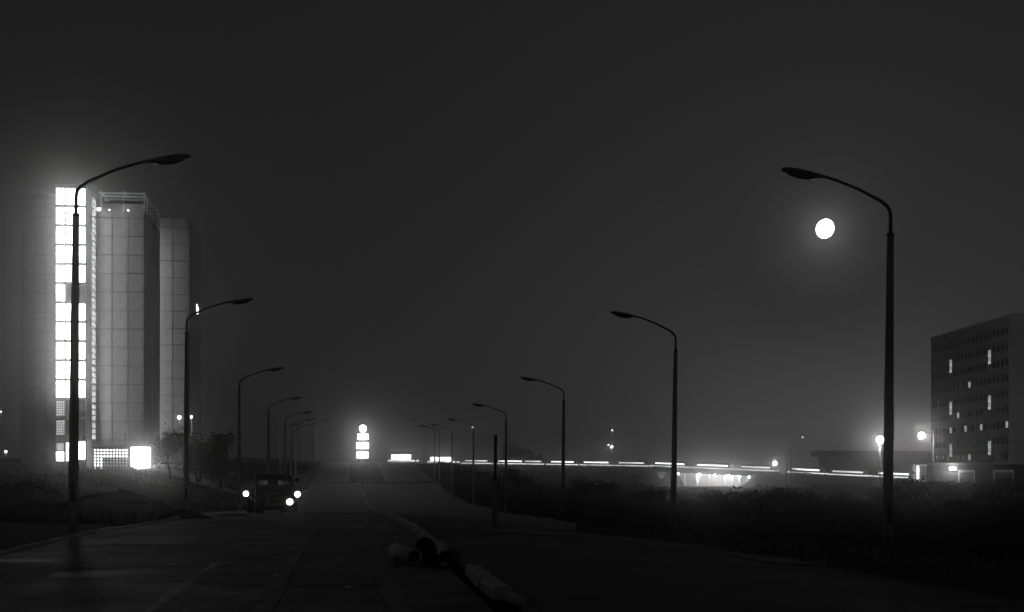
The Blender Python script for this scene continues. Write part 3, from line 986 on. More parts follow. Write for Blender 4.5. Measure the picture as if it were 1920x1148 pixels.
for lst, proto, fall in ((LL, lampL, "small unlit lamp in the thin cluster behind the truck roof, before the hill"), (RR, lampR, "small unlit lamp in the cluster at the foot of the hill beside the headlight trail")):
    for i, (px_, py_, d, lab) in enumerate(lst):
        o = proto if i == 0 else copy_tree(proto)
        x = (px_ - CX) * d / FOC
        o.location = (x, d, EYE + (HY - py_) * d / FOC)
        o["label"] = lab or fall
        o.rotation_euler = (random.uniform(-0.006, 0.006), (0.006, 0.010)[lst is RR] * (i < 3) + random.uniform(-0.004, 0.004), TW + random.uniform(-0.07, 0.07))
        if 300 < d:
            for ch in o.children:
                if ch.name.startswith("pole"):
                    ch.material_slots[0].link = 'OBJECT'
                    ch.material_slots[0].material = M['pale']  # paler colour puts light onto the crest poles
        o.scale = (1, 1, (([0.969, 0.966, 0.961, 0.99] if lst is LL else [0.982, 0.99, 0.92, 0.95, 0.92]) + [0.96, 0.97, 0.95, 0.96, 0.955, 0.96, 0.95])[i])

# lit lamps further away
def lit_lamp(px_, py_, base_y, d, label, r, m, arm=0.0, hood=True):
    p = W(px_, py_, d)
    bx = p.x - arm
    zb = EYE + (HY - base_y) * d / FOC
    t = thing("lit_street_lamp", label, "street lamp", (bx, d, zb), 0, "lit street lamps in the distance")
    h = p.z - zb
    MB().tube([(0, 0, -0.5), (0, 0, h - 0.1 if arm == 0 else h + 0.3)], [0.11, 0.06], 8).build("pole", 'polec', t)
    if arm:
        MB().tube([(0, 0, h + 0.25), (arm * 0.5, 0, h + 0.5), (arm, 0, h + r + 0.1)], 0.05, 6).build("arm", 'steel', t)
    if hood:
        MB().tube([(arm, 0, h + r * 0.3), (arm, 0, h + r + 0.08), (arm, 0, h + r + 0.16)], [r * 1.5, r * 1.2, 0.05], 10).build("hood", 'steel', t)
        MB().sphere((arm, 0, h), r * 0.9, 8, 4, (1, 1, 0.5)).build("bulb", m, t)
    else:
        MB().sphere((arm, 0, h), r, 10, 6).build("globe", m, t)
    return t
lit_lamp(1650, 825, 905, 215, "bright round lamp right beside the tallest dark lamp post", 0.52, 'globe', 0, False)
lit_lamp(1728, 817, 905, 228, "bright round lamp hanging before the edge of the apartment block", 0.5, 'globe', -1.9, False)
lit_lamp(887, 801, 862, 640, "lit lamp with fan of light behind the lamp on the dirt road", 0.35, 'weakbulb')
lit_lamp(1148, 807, 872, 600, "lit lamp with misty fan of light, topmost of the three together", 0.35, 'weakbulb')
lit_lamp(1141, 834, 872, 560, "small lit lamp on its own pole, middle of the three together", 0.3, 'weakbulb')
lit_lamp(1147, 838, 873, 540, "lit lamp with a bright glowing pole, brightest of the three together", 0.5, 'bulb')
lit_lamp(1505, 820, 872, 620, "lit lamp with misty fan above the fence and thin utility poles", 0.3, 'weakbulb')
lit_lamp(1453, 869, 885, 462, "low bright lamp at the end of the lit underpass", 0.6, 'bulb', 0, False)
lit_lamp(336, 783, 880, 232, "small pale globe lamp before the rear slab of the tower", 0.3, 'weakbulb', 0, False)
lit_lamp(359, 782, 880, 236, "small faint globe lamp beside the second curved lamp post", 0.2, 'weakbulb', 0, False)
lit_lamp(2, 772, 868, 250, "small lit lamp at the picture edge, upper of two", 0.15, 'weakbulb')
lit_lamp(11, 847, 868, 245, "small bright lamp low at the picture edge, lower of two", 0.2, 'weakbulb', 0, False)

# ------------------------------------------------------------------ glowing sign
d = 312.0
sp = W(679, 868, d)
sg = thing("illuminated_sign", "glowing sign tower of three lit boxes topped by a lit disc", "sign", (sp.x, d, sp.z - 0.3), TW * 0.4)
k = d / FOC
def SX(px): return (px - 679) * k
def SZ(py): return EYE + (HY - py) * k - sg.location.z
MB().box((-0.9, 0.25, 0), (-0.7, 0.45, SZ(800))).box((0.9, 0.25, 0), (1.1, 0.45, SZ(812))).build("post", 'steel', sg)
for a, b, c, e in ((670.5, 690.0, 813.2, 825.2), (668.5, 690.6, 829.4, 842.2), (669.0, 689.8, 846.6, 859.6)):
    bx = B((SX(a), -0.25, SZ(e)), (SX(b), 0.99, SZ(c))).build("sign_box", 'frame', sg)
    pane((SX(a) + 0.06, -0.28, SZ(e) + 0.06), (SX(b) - 0.06, -0.255, SZ(c) - 0.06), '-y').build("lit_face", 'sign', bx)
    for sx_ in (SX(a), SX(b)):
        pane((sx_ - 0.02, -0.22, SZ(e) + 0.06), (sx_ + 0.02, 0.95, SZ(c) - 0.06), '-x' if sx_ == SX(a) else '+x').build("side_face", 'sign', bx)
    pane((SX(a) + 0.06, 0.995, SZ(e) + 0.06), (SX(b) - 0.06, 1.02, SZ(c) - 0.06), '+y').build("back_face", 'sign', bx)
bx = MB().tube([(SX(680.6), -0.2, SZ(804)), (SX(680.6), 0.24, SZ(804))], 0.86, 24).build("sign_disc", 'frame', sg)
MB().tube([(SX(680.6), -0.24, SZ(804)), (SX(680.6), -0.205, SZ(804))], 0.80, 24).build("lit_face", 'sign', bx)
# ------------------------------------------------------------------ truck
td = 76.0
tp = W(516, 972.5, td)
tr = thing("truck", "old dark bonneted truck facing the camera with three lamps lit", "truck", (tp.x, tp.y, tp.z), math.radians(14.0))
def wheel(x, y, w=0.38, r=0.5):
    o = MB().tube([(x - w / 2, y, r), (x - w / 2 + 0.04, y, r), (x + w / 2 - 0.04, y, r), (x + w / 2, y, r)], [r - 0.05, r, r, r - 0.05], 22, smooth=False).build("tyre", 'rubber', None)
    wl = MB().tube([(x - w / 2 - 0.02, y, r), (x + w / 2 + 0.02, y, r)], r * 0.52, 16).build("wheel", 'truckp', tr)
    o.parent = wl
    h_ = MB().tube([(x - w / 2 - 0.07, y, r), (x + w / 2 + 0.07, y, r)], 0.1, 10).build("hub", 'steel', wl)
for sx in (-1, 1):
    wheel(sx * 0.86, 0.0)
    wheel(sx * 0.74, 3.5); wheel(sx * 1.06, 3.5)
    # fender: arched sheet over the front wheel, flowing to the running board
    fb = []
    for a in [math.radians(q) for q in (-8, 20, 45, 70, 90, 110, 135, 160)]:
        y = -0.66 * math.cos(a); z = 0.52 + 0.62 * math.sin(a)
        y2 = -0.62 * math.cos(a); z2 = 0.52 + 0.575 * math.sin(a)
        fb.append([(sx * 0.62, y, z + 0.03), (sx * 1.06, y, z - 0.03), (sx * 1.12, y, z - 0.12), (sx * 1.09, y2, z2 - 0.12), (sx * 0.62, y2, z2)])
    MB().loft(fb if sx > 0 else [r[::-1] for r in fb]).build("fender", 'truckp', tr)
    B((sx * 1.05 - 0.16, 0.7, 0.52), (sx * 1.05 + 0.16, 2.0, 0.58)).build("running_board", 'steel', tr)
# bonnet
bn = []
for y, w, z0, z1 in ((-0.72, 0.40, 0.62, 1.20), (-0.70, 0.46, 0.60, 1.27), (0.0, 0.54, 0.62, 1.34), (0.62, 0.64, 0.62, 1.42)):
    bn.append([(-w, y, z0), (w, y, z0), (w, y, z1 - 0.22), (w * 0.85, y, z1 - 0.06), (w * 0.45, y, z1), (-w * 0.45, y, z1), (-w * 0.85, y, z1 - 0.06), (-w, y, z1 - 0.22)])
bonnet = MB().loft(bn[::-1], smooth=False).build("bonnet", 'truckp', tr)
for sx in (-1, 1):
    B((sx * 0.435 - 0.025, -0.765, 0.72), (sx * 0.435 + 0.025, -0.735, 1.22)).build("bonnet_edge", 'chrome', bonnet)
gl = B((-0.38, -0.75, 0.66), (0.38, -0.725, 1.16)).build("grille", 'frame', tr)
for i in range(9):
    x = -0.35 + 0.7 * i / 8
    B((x - 0.018, -0.785, 0.68), (x + 0.018, -0.752, 1.14)).build("grille_bar", 'truckp', gl)
# cab: hollow box of panels with window openings
cab = MB()
W2, Y0, Y1, Z0, ZW0, ZW1, ZT = 0.98, 0.62, 1.75, 0.62, 1.79, 2.03, 2.26
cab.box((-W2, Y0, Z0), (W2, Y0 + 0.05, ZW0))
cab.box((-W2, Y0, ZW0), (-W2 + 0.12, Y0 + 0.05, ZW1)); cab.box((-0.06, Y0, ZW0), (0.06, Y0 + 0.05, ZW1)); cab.box((W2 - 0.2, Y0, ZW0), (W2, Y0 + 0.05, ZW1))
cab.box((-W2, Y0, ZW1), (W2, Y0 + 0.05, ZT - 0.06))
cab.box((-W2, Y1 - 0.05, Z0), (W2, Y1, ZW0)); cab.box((-W2, Y1 - 0.05, ZW0), (-0.3, Y1, ZW1)); cab.box((0.3, Y1 - 0.05, ZW0), (W2, Y1, ZW1)); cab.box((-W2, Y1 - 0.05, ZW1), (W2, Y1, ZT - 0.06))
for sx in (-1, 1):
    xa, xb = sorted((sx * (W2 - 0.05), sx * W2))
    cab.box((xa, Y0 + 0.05, ZW1 + 0.02), (xb, Y1 - 0.05, ZT - 0.06)); cab.box((xa, Y1 - 0.3, ZW0 - 0.1), (xb, Y1 - 0.05, ZW1 + 0.02)); cab.box((xa, Y0 + 0.05, Z0), (xb, Y0 + 0.12, ZW1 + 0.02))
    dr = MB().box((xa, Y0 + 0.13, Z0 + 0.05), (xb, Y1 - 0.31, ZW0 - 0.12))
    d_ = dr.build("door", 'car_litdoor' if sx < 0 else 'truckp', tr)  # paler door on one side paints in the side light
    B((sx * 1.0 - 0.025, Y1 - 0.5, 1.35), (sx * 1.0 + 0.025, Y1 - 0.38, 1.39)).build("handle", 'chrome', d_)
    B((sx * 0.955 - 0.008, Y0 + 0.13, ZW0 - 0.11), (sx * 0.955 + 0.008, Y1 - 0.31, ZW1)).build("side_window", 'glass', tr)
cab.build("cab", 'truckp', tr)
rf = []
for y, kx, zz in ((Y0 - 0.08, 0.97, 0), (Y0 + 0.1, 1.0, 0.05), (Y1 - 0.1, 1.0, 0.05), (Y1 + 0.03, 0.97, 0)):
    r = []
    for x, z in ((-1.0, ZT - 0.06), (1.0, ZT - 0.06), (1.0, ZT), (0.9, ZT + 0.05), (0.5, ZT + 0.08 + zz), (-0.5, ZT + 0.08 + zz), (-0.9, ZT + 0.05), (-1.0, ZT)):
        r.append((x * kx, y, z))
    rf.append(r)
MB().loft(rf[::-1], smooth=False).build("roof", 'truckp', tr)
for xa, xb in ((-W2 + 0.12, -0.06), (0.06, W2 - 0.2)):
    B((xa, Y0 + 0.02, ZW0), (xb, Y0 + 0.03, ZW1)).build("windscreen", 'glass', tr)
B((-0.3, Y1 - 0.03, ZW0), (0.3, Y1 - 0.02, ZW1)).build("rear_window", 'glass', tr)
MB().box((-0.92, Y1 - 0.09, 1.3), (-0.3, Y1 - 0.055, 2.15)).box((0.3, Y1 - 0.09, 1.3), (0.92, Y1 - 0.055, 2.15)).box((-0.3, Y1 - 0.09, 1.3), (0.3, Y1 - 0.055, ZW0)).build("cab_lining", 'panel', tr)  # pale lining added to catch the cab lamp's light
pl_ = B((-0.07, 1.1, 2.17), (0.07, 1.24, 2.2)).build("added_cab_lamp", 'caplamp', tr)  # hidden lamp added to brighten the windscreen
# load bed
lb = MB()
lb.box((-1.12, 1.9, 0.95), (1.12, 5.2, 1.05)); lb.box((-1.12, 1.9, 1.05), (-1.07, 5.2, 1.62)); lb.box((1.07, 1.9, 1.05), (1.12, 5.2, 1.62)); lb.box((-1.07, 1.9, 1.05), (1.07, 1.95, 1.62)); lb.box((-1.07, 5.15, 1.05), (1.07, 5.2, 1.62))
lb.build("load_bed", 'timber', tr)
MB().box((-0.45, -0.5, 0.5), (-0.35, 5.1, 0.66)).box((0.35, -0.5, 0.5), (0.45, 5.1, 0.66)).box((-0.8, -0.07, 0.42), (0.8, 0.07, 0.56)).build("chassis", 'frame', tr)
MB().box((-1.05, -0.98, 0.50), (1.05, -0.9, 0.68)).box((-0.4, -0.9, 0.54), (-0.3, -0.5, 0.64)).box((0.3, -0.9, 0.54), (0.4, -0.5, 0.64)).build("bumper", 'truckp', tr)
B((-0.26, -1.0, 0.72), (0.26, -0.97, 0.84)).build("number_plate", 'panel2', tr)
def headlight(x, y, z, r, bracket):
    hl = MB()
    hl.loft([[(x + r * c * q, y + yy, z + r * s_ * q) for c, s_ in [(math.cos(2 * math.pi * k / 16), math.sin(2 * math.pi * k / 16)) for k in range(16)]] for yy, q in ((0.2, 0.35), (0.1, 0.85), (0.0, 1.08), (-0.03, 1.08))][::-1])
    o = hl.build("headlight", 'truckp', tr)
    MB().tube([(x, y - 0.055, z), (x, y - 0.035, z)], r, 18).build("lens", 'head', o)
    MB().tube([(x, y + 0.05, z), bracket], 0.03, 6).build("bracket", 'truckp', o)
headlight(1.15, -0.35, 1.30, 0.16, (0.9, 0.05, 1.1))
headlight(0.70, -0.78, 0.90, 0.17, (0.5, -0.6, 0.9))
headlight(-1.56, -0.35, 1.33, 0.15, (-0.9, 0.05, 1.1))
mr = MB().tube([(0.97, 0.7, 2.0), (1.2, 0.55, 2.05)], 0.015, 6).build("mirror", 'steel', tr)
MB().tube([(1.2, 0.56, 2.06), (1.2, 0.52, 2.06)], 0.12, 14).build("mirror_glass", 'darkglass', mr)

# parked cars by the footpath
def car(loc, rz, label, m):
    t = thing("parked_car", label, "car", loc, rz, "parked cars by the tower path")
    side = [(-2.0, 0.35), (2.0, 0.35), (2.05, 0.6), (1.9, 0.85), (1.0, 0.95), (0.55, 1.38), (-0.9, 1.40), (-1.5, 0.98), (-2.0, 0.9), (-2.08, 0.6)]
    b = MB().loft([[(x, -0.75, z) for x, z in side][::-1], [(x, -0.68 if z > 1 else -0.78, z) for x, z in side][::-1], [(x, 0.68 if z > 1 else 0.78, z) for x, z in side][::-1], [(x, 0.75, z) for x, z in side][::-1]], smooth=False)
    b.build("body", m, t)
    for s in (-1, 1):
        w = MB().quad((0.9, s * 0.79, 1.0), (0.55, s * 0.745, 1.3), (-0.1, s * 0.745, 1.3), (-0.1, s * 0.79, 1.0)) if False else None
        q = MB(); q.v = [(0.85, s * 0.762, 1.0), (0.5, s * 0.752, 1.3), (-0.85, s * 0.752, 1.32), (-1.25, s * 0.762, 1.02)]; q.f = [(0, 1, 2, 3)]; q.sm = [False]
        q.build("side_window", 'darkglass', t)
        for x in (-1.25, 1.25):
            wl = MB().tube([(x, s * 0.62, 0.31), (x, s * 0.8, 0.31)], 0.31, 14, smooth=False).build("wheel", 'rubber', t)
            MB().tube([(x, s * 0.79, 0.31), (x, s * 0.815, 0.31)], 0.17, 10).build("rim", 'chrome', wl)
        MB().tube([(2.03, s * 0.5, 0.66), (2.07, s * 0.5, 0.66)], 0.1, 10).build("headlight", 'chrome', t)
p = W(314, 0, 214); car((p.x, 214, gz(p.x, 214) + 0.02), 0.3, "small pale car parked behind the leafy tree near the bright entrance", 'pale')
p = W(424, 0, 206); car((p.x, 206, gz(p.x, 206) + 0.02), -0.5, "small car parked behind the bushy tree beside the third lamp post", 'car_litdoor')

# ------------------------------------------------------------------ trees, bushes
def tree(loc, h, spread, label, nleaf=1400, leaf=0.22, group=None, bushy=False, kind="tree", m='leaf'):
    t = thing(kind, label, kind, loc, random.uniform(0, 6), group)
    tb = MB()
    tips = []
    nst = 4 if bushy else 1
    for sidx in range(nst):
        ang = random.uniform(0, 6.28)
        lean = 0.25 if bushy else 0.05
        top = Vector((math.cos(ang) * lean * h, math.sin(ang) * lean * h, h * random.uniform(0.7, 0.85)))
        mid = top * 0.45 + Vector((random.uniform(-.1, .1) * h * 0.5, random.uniform(-.1, .1) * h * 0.5, 0))
        tb.tube([(0, 0, -0.3), tuple(mid * 0.5), tuple(mid), tuple(top)], [0.028 * h, 0.022 * h, 0.016 * h, 0.006 * h], 7)
        tips.append(top)
        for k in range(7 if not bushy else 4):
            u = random.uniform(0.25, 0.95)
            base = mid.lerp(top, (u - 0.25) / 0.75) if u > 0.4 else mid * (u / 0.45)
            a = random.uniform(0, 6.28)
            e = base + Vector((math.cos(a) * spread * random.uniform(0.5, 1), math.sin(a) * spread * random.uniform(0.5, 1), h * random.uniform(0.05, 0.28)))
            tb.tube([tuple(base), tuple(base.lerp(e, 0.5) + Vector((0, 0, 0.05 * h))), tuple(e)], [0.012 * h, 0.008 * h, 0.003 * h], 5)
            tips.append(e); tips.append(base.lerp(e, 0.6))
    tb.build("trunk", 'bark', t)
    N = nleaf
    cs = np.array([tuple(q) for q in tips])
    idx = rng.integers(0, len(cs), N)
    rad = spread * rng.uniform(0.25, 0.5, len(cs))
    c = cs[idx] + rng.normal(0, 1, (N, 3)) * (rad[idx][:, None] * np.array([0.7, 0.7, 0.55]))
    c[:, 2] = np.maximum(c[:, 2], h * 0.08)
    u = rng.normal(0, 1, (N, 3)); u /= np.linalg.norm(u, axis=1)[:, None]
    w = np.cross(u, rng.normal(0, 1, (N, 3))); w /= np.linalg.norm(w, axis=1)[:, None]
    L = leaf * rng.uniform(0.6, 1.4, N)[:, None]
    v = np.stack([c - u * L, c + w * L * 0.45, c + u * L, c - w * L * 0.45], 1).reshape(-1, 3)
    f = np.arange(N * 4).reshape(-1, 4)
    me = bpy.data.meshes.new("crown")
    me.from_pydata(v.tolist(), [], f.tolist())
    me.materials.append(M[m])
    link("crown", me, t)
    return t
def ptree(px_, top, d, spread, label, **k):
    p = W(px_, top, d)
    z = gz(p.x, d)
    return tree((p.x, d, z), p.z - z, spread, label, **k)
G = "trees beside the tower path"
ptree(322, 797, 172, 2.2, "leafy young tree catching light from the bright entrance", group=G, nleaf=1700, leaf=0.2)
ptree(372, 822, 178, 2.0, "dark rounded tree just right of the second lamp post", group=G, nleaf=1500, bushy=True)
ptree(414, 815, 170, 2.0, "slim dark tree before the pale parked car", group=G, nleaf=1200)
ptree(397, 842, 190, 2.2, "low dark shrub tree between the slim tree and rounded tree", group=G, nleaf=1300, bushy=True)
G = "bare trees behind the embankment"
ptree(962, 826, 680, 6.0, "hazy dark tree behind the embankment beside the bare post", group=G, nleaf=1300, leaf=0.7)
ptree(985, 836, 690, 5.0, "hazy tree behind the embankment, further along from the bare post", group=G, nleaf=900, leaf=0.7)
ptree(1004, 846, 670, 3.5, "small hazy tree behind the embankment near the rubble lamp", group=G, nleaf=500, leaf=0.6)
def bush(x, y, h, r, label, group, n=420, m='leaf'):
    return tree((x, y, gz(x, y)), h, r, label, nleaf=n, leaf=0.14 + h * 0.05, group=group, bushy=True, kind="bush", m=m)

# bushes over the dark waste ground (right) and by the road edge
GB = "dark bushes on the waste ground beside the dirt road"
spots = []
k = 0
while k < 44:
    px_ = random.uniform(880, 1910); d = random.uniform(70, 330)
    x = (px_ - CX) * d / FOC
    if x - cl(d) < 17: continue
    cap = 9.0
    if 1200 < px_ < 1680:
        cap = EYE - gz(x, d) - 20.0 / FOC * d - 0.5
        if cap < 0.6: continue
    bush(x, d, min(cap, random.uniform(0.7, 1.9) * (1 + d / 500)), random.uniform(0.6, 1.3) * (1 + d / 300), "dark low bush on the unlit waste ground between the dirt road and the embankment", GB)
    k += 1
GB2 = "low bushes on the slope behind the truck"
for px_, d in ((462, 205), (484, 228), (506, 236), (530, 232), (556, 240), (446, 215)):
    x = (px_ - CX) * d / FOC
    bush(x, d, random.uniform(1.4, 2.4), random.uniform(1.5, 2.2), "dark low bush on the grassy slope behind the truck roof", GB2, 500)
GB3 = "bushes in the dark at the garage front"
for i in range(12):
    px_ = 1668 + 22 * i + random.uniform(-8, 8); d = random.uniform(205, 225)
    x = (px_ - CX) * d / FOC
    bush(x, d, random.uniform(1.6, 2.3), random.uniform(1.2, 1.9), "dark bush in the hedge line before the kiosk and garages", GB3, 420)

# grass: countless blades, one mesh per field
def grass(name, N, sampler, m, hmin, hmax):
    pts = sampler(N)
    x, y = pts[:, 0], pts[:, 1]
    z = zrel(x, y) + EYE - 0.03
    n = len(x)
    a = rng.uniform(0, 2 * np.pi, n)
    h = rng.uniform(hmin, hmax, n) * (0.5 + 1.1 * (vnoise(x / 6, y / 6, 21) + 0.5))
    w = 0.02 + 0.0011 * y
    lean = rng.normal(0, 0.28, (n, 2)) * h[:, None]
    c = np.stack([x, y, z], 1)
    dx = np.stack([np.cos(a) * w, np.sin(a) * w, np.zeros(n)], 1)
    tip = c + np.stack([lean[:, 0], lean[:, 1], h], 1)
    v = np.stack([c - dx, c + dx, tip], 1).reshape(-1, 3)
    f = np.arange(n * 3).reshape(-1, 3)
    me = bpy.data.meshes.new(name)
    me.vertices.add(len(v)); me.vertices.foreach_set("co", v.ravel())
    me.loops.add(len(v)); me.loops.foreach_set("vertex_index", f.ravel().astype(np.int32))
    me.polygons.add(n); me.polygons.foreach_set("loop_start", np.arange(0, n * 3, 3, dtype=np.int32))
    me.polygons.foreach_set("loop_total", np.full(n, 3, dtype=np.int32))
    me.materials.append(M[m])
    me.update(); me.validate()
    return tag(link(name, me), kind='stuff')
def samp(px0, px1, d0, d1, smin, smax, low=False):
    def f(N):
        n = N * 2
        d = 1.0 / rng.uniform(1 / d1, 1 / d0, n)
        d = np.where(rng.uniform(0, 1, n) < 0.5, d, rng.uniform(d0, d1, n))
        px = rng.uniform(px0, px1, n)
        x = (px - CX) * d / FOC
        s = x - cl(d)
        ok = (s > smin) & (s < smax)
        keep = vnoise(x / 4, d / 4, 33) + 0.5 > rng.uniform(0, 0.75, n)
        q = np.stack([x, d], 1)[ok & keep]
        # keep blades out of the tower's footprint
        lx = q[:, 0] + 61.9; ly = q[:, 1] - 207
        ppx = CX + q[:, 0] * FOC / q[:, 1]
        pd = np.interp(ppx, [262, 300, 350, 400, 445], [206, 200, 190, 176, 165])
        onpath = (ppx > 258) & (ppx < 450) & (q[:, 1] > pd - 16) & (q[:, 1] < pd + 6)
        inside = onpath | ((not low) & (ppx > 1225) & (ppx < 1640) & (q[:, 1] > 150)) | ((ly > -1.0) & (ly < 52) & (lx > -11) & (lx < 9.5))
        return q[~inside][:N]
    return f
grass("field_grass", 60000, samp(-60, 650, 46, 235, -200, -9.4), 'grass', 0.18, 0.6)
grass("slope_grass", 24000, samp(430, 700, 205, 335, -60, -9.2), 'grass', 0.2, 0.6)
grass("waste_grass", 60000, samp(820, 1990, 22, 330, 11.8, 400), 'grass2', 0.2, 0.8)
grass("verge_weeds", 9000, samp(1080, 1990, 17, 75, 7.0, 12.6), 'grass', 0.06, 0.3)
grass("meadow_grass", 30000, samp(1190, 1700, 150, 430, 20, 400, True), 'grass2', 0.12, 0.4)
grass("bank_grass", 26000, samp(840, 1640, 330, 640, 20, 400), 'grass2', 0.3, 1.0)

# ------------------------------------------------------------------ dirt mounds
def mound(px_, top, d, w, depth, label, group="dirt mounds on the verge", rough=0.35):
    p = W(px_, top, d)
    zb = gz(p.x, d)
    h = p.z - zb
    n, m_ = 60, 36
    v, f = [], []
    sd = random.uniform(0, 50)
    for j in range(m_ + 1):
        for i in range(n + 1):
            u = -1 + 2 * i / n; q = -1 + 2 * j / m_
            r = math.sqrt(u * u + q * q)
            base = max(0.0, 1 - r * r) ** 1.1
            nz_ = float(vnoise(u * 3 + sd, q * 3, 5)) * rough + float(vnoise(u * 9 + sd, q * 9, 6)) * rough * 0.55 + float(vnoise(u * 24 + sd, q * 24, 8)) * rough * 0.3
            v.append((u * w, q * depth, h * base * (1 + nz_) - 0.25 + base * 0.2 + (h * nz_ * 0.15 * (r < 1))))
    for j in range(m_):
        for i in range(n):
            a = j * (n + 1) + i
            f.append((a, a + 1, a + n + 2, a + n + 1))
    me = bpy.data.meshes.new("dirt_mound"); me.from_pydata(v, [], f)
    me.polygons.foreach_set("use_smooth", [True] * len(f)); me.materials.append(M['earth'])
    o = link("dirt_mound", me); o.location = (p.x, d, zb)
    return tag(o, label, "dirt mound", group)
mound(30, 908, 66, 3.6, 3.0, "broad dark dirt mound at the field edge behind the first lamp")
mound(215, 922, 68, 3.6, 3.0, "long low dirt mound sloping towards the second lamp post")
mound(345, 958, 55, 1.6, 1.2, "small dark dirt heap at the second lamp's foot", rough=0.6)
mound(440, 962, 62, 1.5, 1.0, "small dark dirt heap before the truck's wheel", rough=0.6)
mound(250, 985, 47, 2.2, 1.2, "flat dirt heap between the first two lamp posts", rough=0.6)
mound(1655, 1030, 36.2, 0.7, 0.6, "small earth collar heaped around the tallest lamp post's foot", rough=0.8)
mound(620, 909, 221, 8.0, 1.6, "low dark ridge of earth lying across the road before the hill", rough=0.7)

# ------------------------------------------------------------------ pipes, loose kerb stones, post, boards
def pipe(a, b, r, label, m='pipe'):
    a = Vector(a); b = Vector(b)
    t = thing("cement_pipe", label, "pipe", a, 0, "cement pipes dumped on the kerb")
    dvec = b - a
    L = dvec.length
    t.rotation_euler = dvec.to_track_quat('X', 'Z').to_euler()
    o = MB().tube([(0, 0, 0), (0.03, 0, 0), (L - 0.03, 0, 0), (L, 0, 0)], [r - 0.02, r, r, r - 0.02], 24, caps=False)
    n0 = len(o.v)
    o.tube([(0, 0, 0), (L, 0, 0)], r * 0.8, 24, caps=False)
    for k in range(24):
        o.f.append((k, (k + 1) % 24, n0 + (k + 1) % 24, n0 + k)); o.sm.append(False)
        e = 3 * 24
        o.f.append((e + k, n0 + 24 + k, n0 + 24 + (k + 1) % 24, e + (k + 1) % 24)); o.sm.append(False)
    o.build("shell", m, t)
    MB().tube([(0.25, 0, 0), (L - 0.25, 0, 0)], r * 0.79, 20).build("inside", 'pipein', t)
    return t
def onground(px_, py_, r=0.0):
    """ground point under this photograph pixel near the camera"""
    dd = 23.0
    for _ in range(12):
        x = (px_ - CX) * dd / FOC
        dd = (EYE - (gz(x, dd, False) + r)) * FOC / (py_ - HY)
    return Vector(((px_ - CX) * dd / FOC, dd, gz((px_ - CX) * dd / FOC, dd, False) + r))
R_ = 0.14
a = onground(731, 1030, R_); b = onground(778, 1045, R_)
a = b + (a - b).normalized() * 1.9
pipe(b, a, R_, "cement pipe coloured pale for the light on its side, lowest of the dumped pipes")
b2 = b + Vector((0.16, 0.12, 0.16)); a2 = b2 + Vector((-0.03, 1.2, -0.12))
pipe(b2, a2, 0.165, "dark cement pipe with its open mouth facing the camera, topmost of the pipes", 'pipedark')
b3 = onground(836, 1050, 0.14); a3 = b3 + Vector((0.06, 1.1, 0.0))
pipe(b3, a3, 0.14, "dark cement pipe end lying furthest along the kerb from the pale one", 'pipedark')
b4 = onground(812, 1050, 0.11); a4 = b4 + Vector((-0.2, 1.2, 0.0))
pipe(b4, a4, 0.12, "thin dark cement pipe wedged between the two bigger dark ones", 'pipedark')
MB().box((-0.04, -0.03, 0), (0.04, 0.03, 0.16)).build("prop", 'timber')
pr = bpy.data.objects["prop"]; pr.name = "wooden_wedge"; pr.location = onground(744, 1062, 0) ; tag(pr, "small wooden wedge standing below the pale cement pipe", "wedge")
def loose(px0, py0, px1, py1, label, tilt=0.0, w=0.24, h=0.16):
    a = onground(px0, py0); b = onground(px1, py1)
    L = (b - a).length
    prof = [(-w / 2, 0), (w / 2, 0), (w / 2, h - 0.03), (w / 2 - 0.03, h), (-w / 2 + 0.03, h), (-w / 2, h - 0.03)]
    rings = []
    for q in np.linspace(-L / 2, L / 2, 9):
        e = 0.03
        rings.append([(x * (1 + random.uniform(-e, e)), q, z * (1 + random.uniform(-e, e))) for x, z in prof])
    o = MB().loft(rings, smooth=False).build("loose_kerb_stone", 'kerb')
    o.location = (a + b) / 2 + Vector((0, 0, 0.01))
    dv = b - a
    o.rotation_euler = (math.asin(max(-1, min(1, dv.z / L))), tilt, math.atan2(-dv.x, dv.y))
    return tag(o, label, "kerb stone", "loose kerb stones beside the pipes")
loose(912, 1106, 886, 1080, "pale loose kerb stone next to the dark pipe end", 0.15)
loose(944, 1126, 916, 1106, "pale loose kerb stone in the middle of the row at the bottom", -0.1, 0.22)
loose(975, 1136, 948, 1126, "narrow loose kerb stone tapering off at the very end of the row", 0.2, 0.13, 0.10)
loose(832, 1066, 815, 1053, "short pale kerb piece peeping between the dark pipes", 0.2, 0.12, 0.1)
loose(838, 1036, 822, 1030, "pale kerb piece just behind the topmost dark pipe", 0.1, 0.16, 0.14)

p = W(927, 1003, 47.8)
bp = thing("bare_post", "bare unfinished lamp post without an arm, with a loop of cable", "post", (p.x, p.y, p.z), 0)
bp.rotation_euler = (0, math.radians(0.7), 0)
MB().tube([(0, 0, -0.5), (0, 0, 1.85)], [0.1, 0.095], 12).build("lower_shaft", 'polec', bp)
MB().tube([(0, 0, 1.85), (0.0, 0, 1.95), (0.0, 0, 3.35)], [0.095, 0.06, 0.055], 12).build("upper_shaft", 'steel', bp)
MB().tube([(0.05, -0.02, 2.55), (0.16, -0.02, 2.5), (0.2, -0.02, 2.2), (0.14, -0.02, 1.95), (0.09, -0.05, 1.5)], 0.012, 5).build("cable", 'rubber', bp)

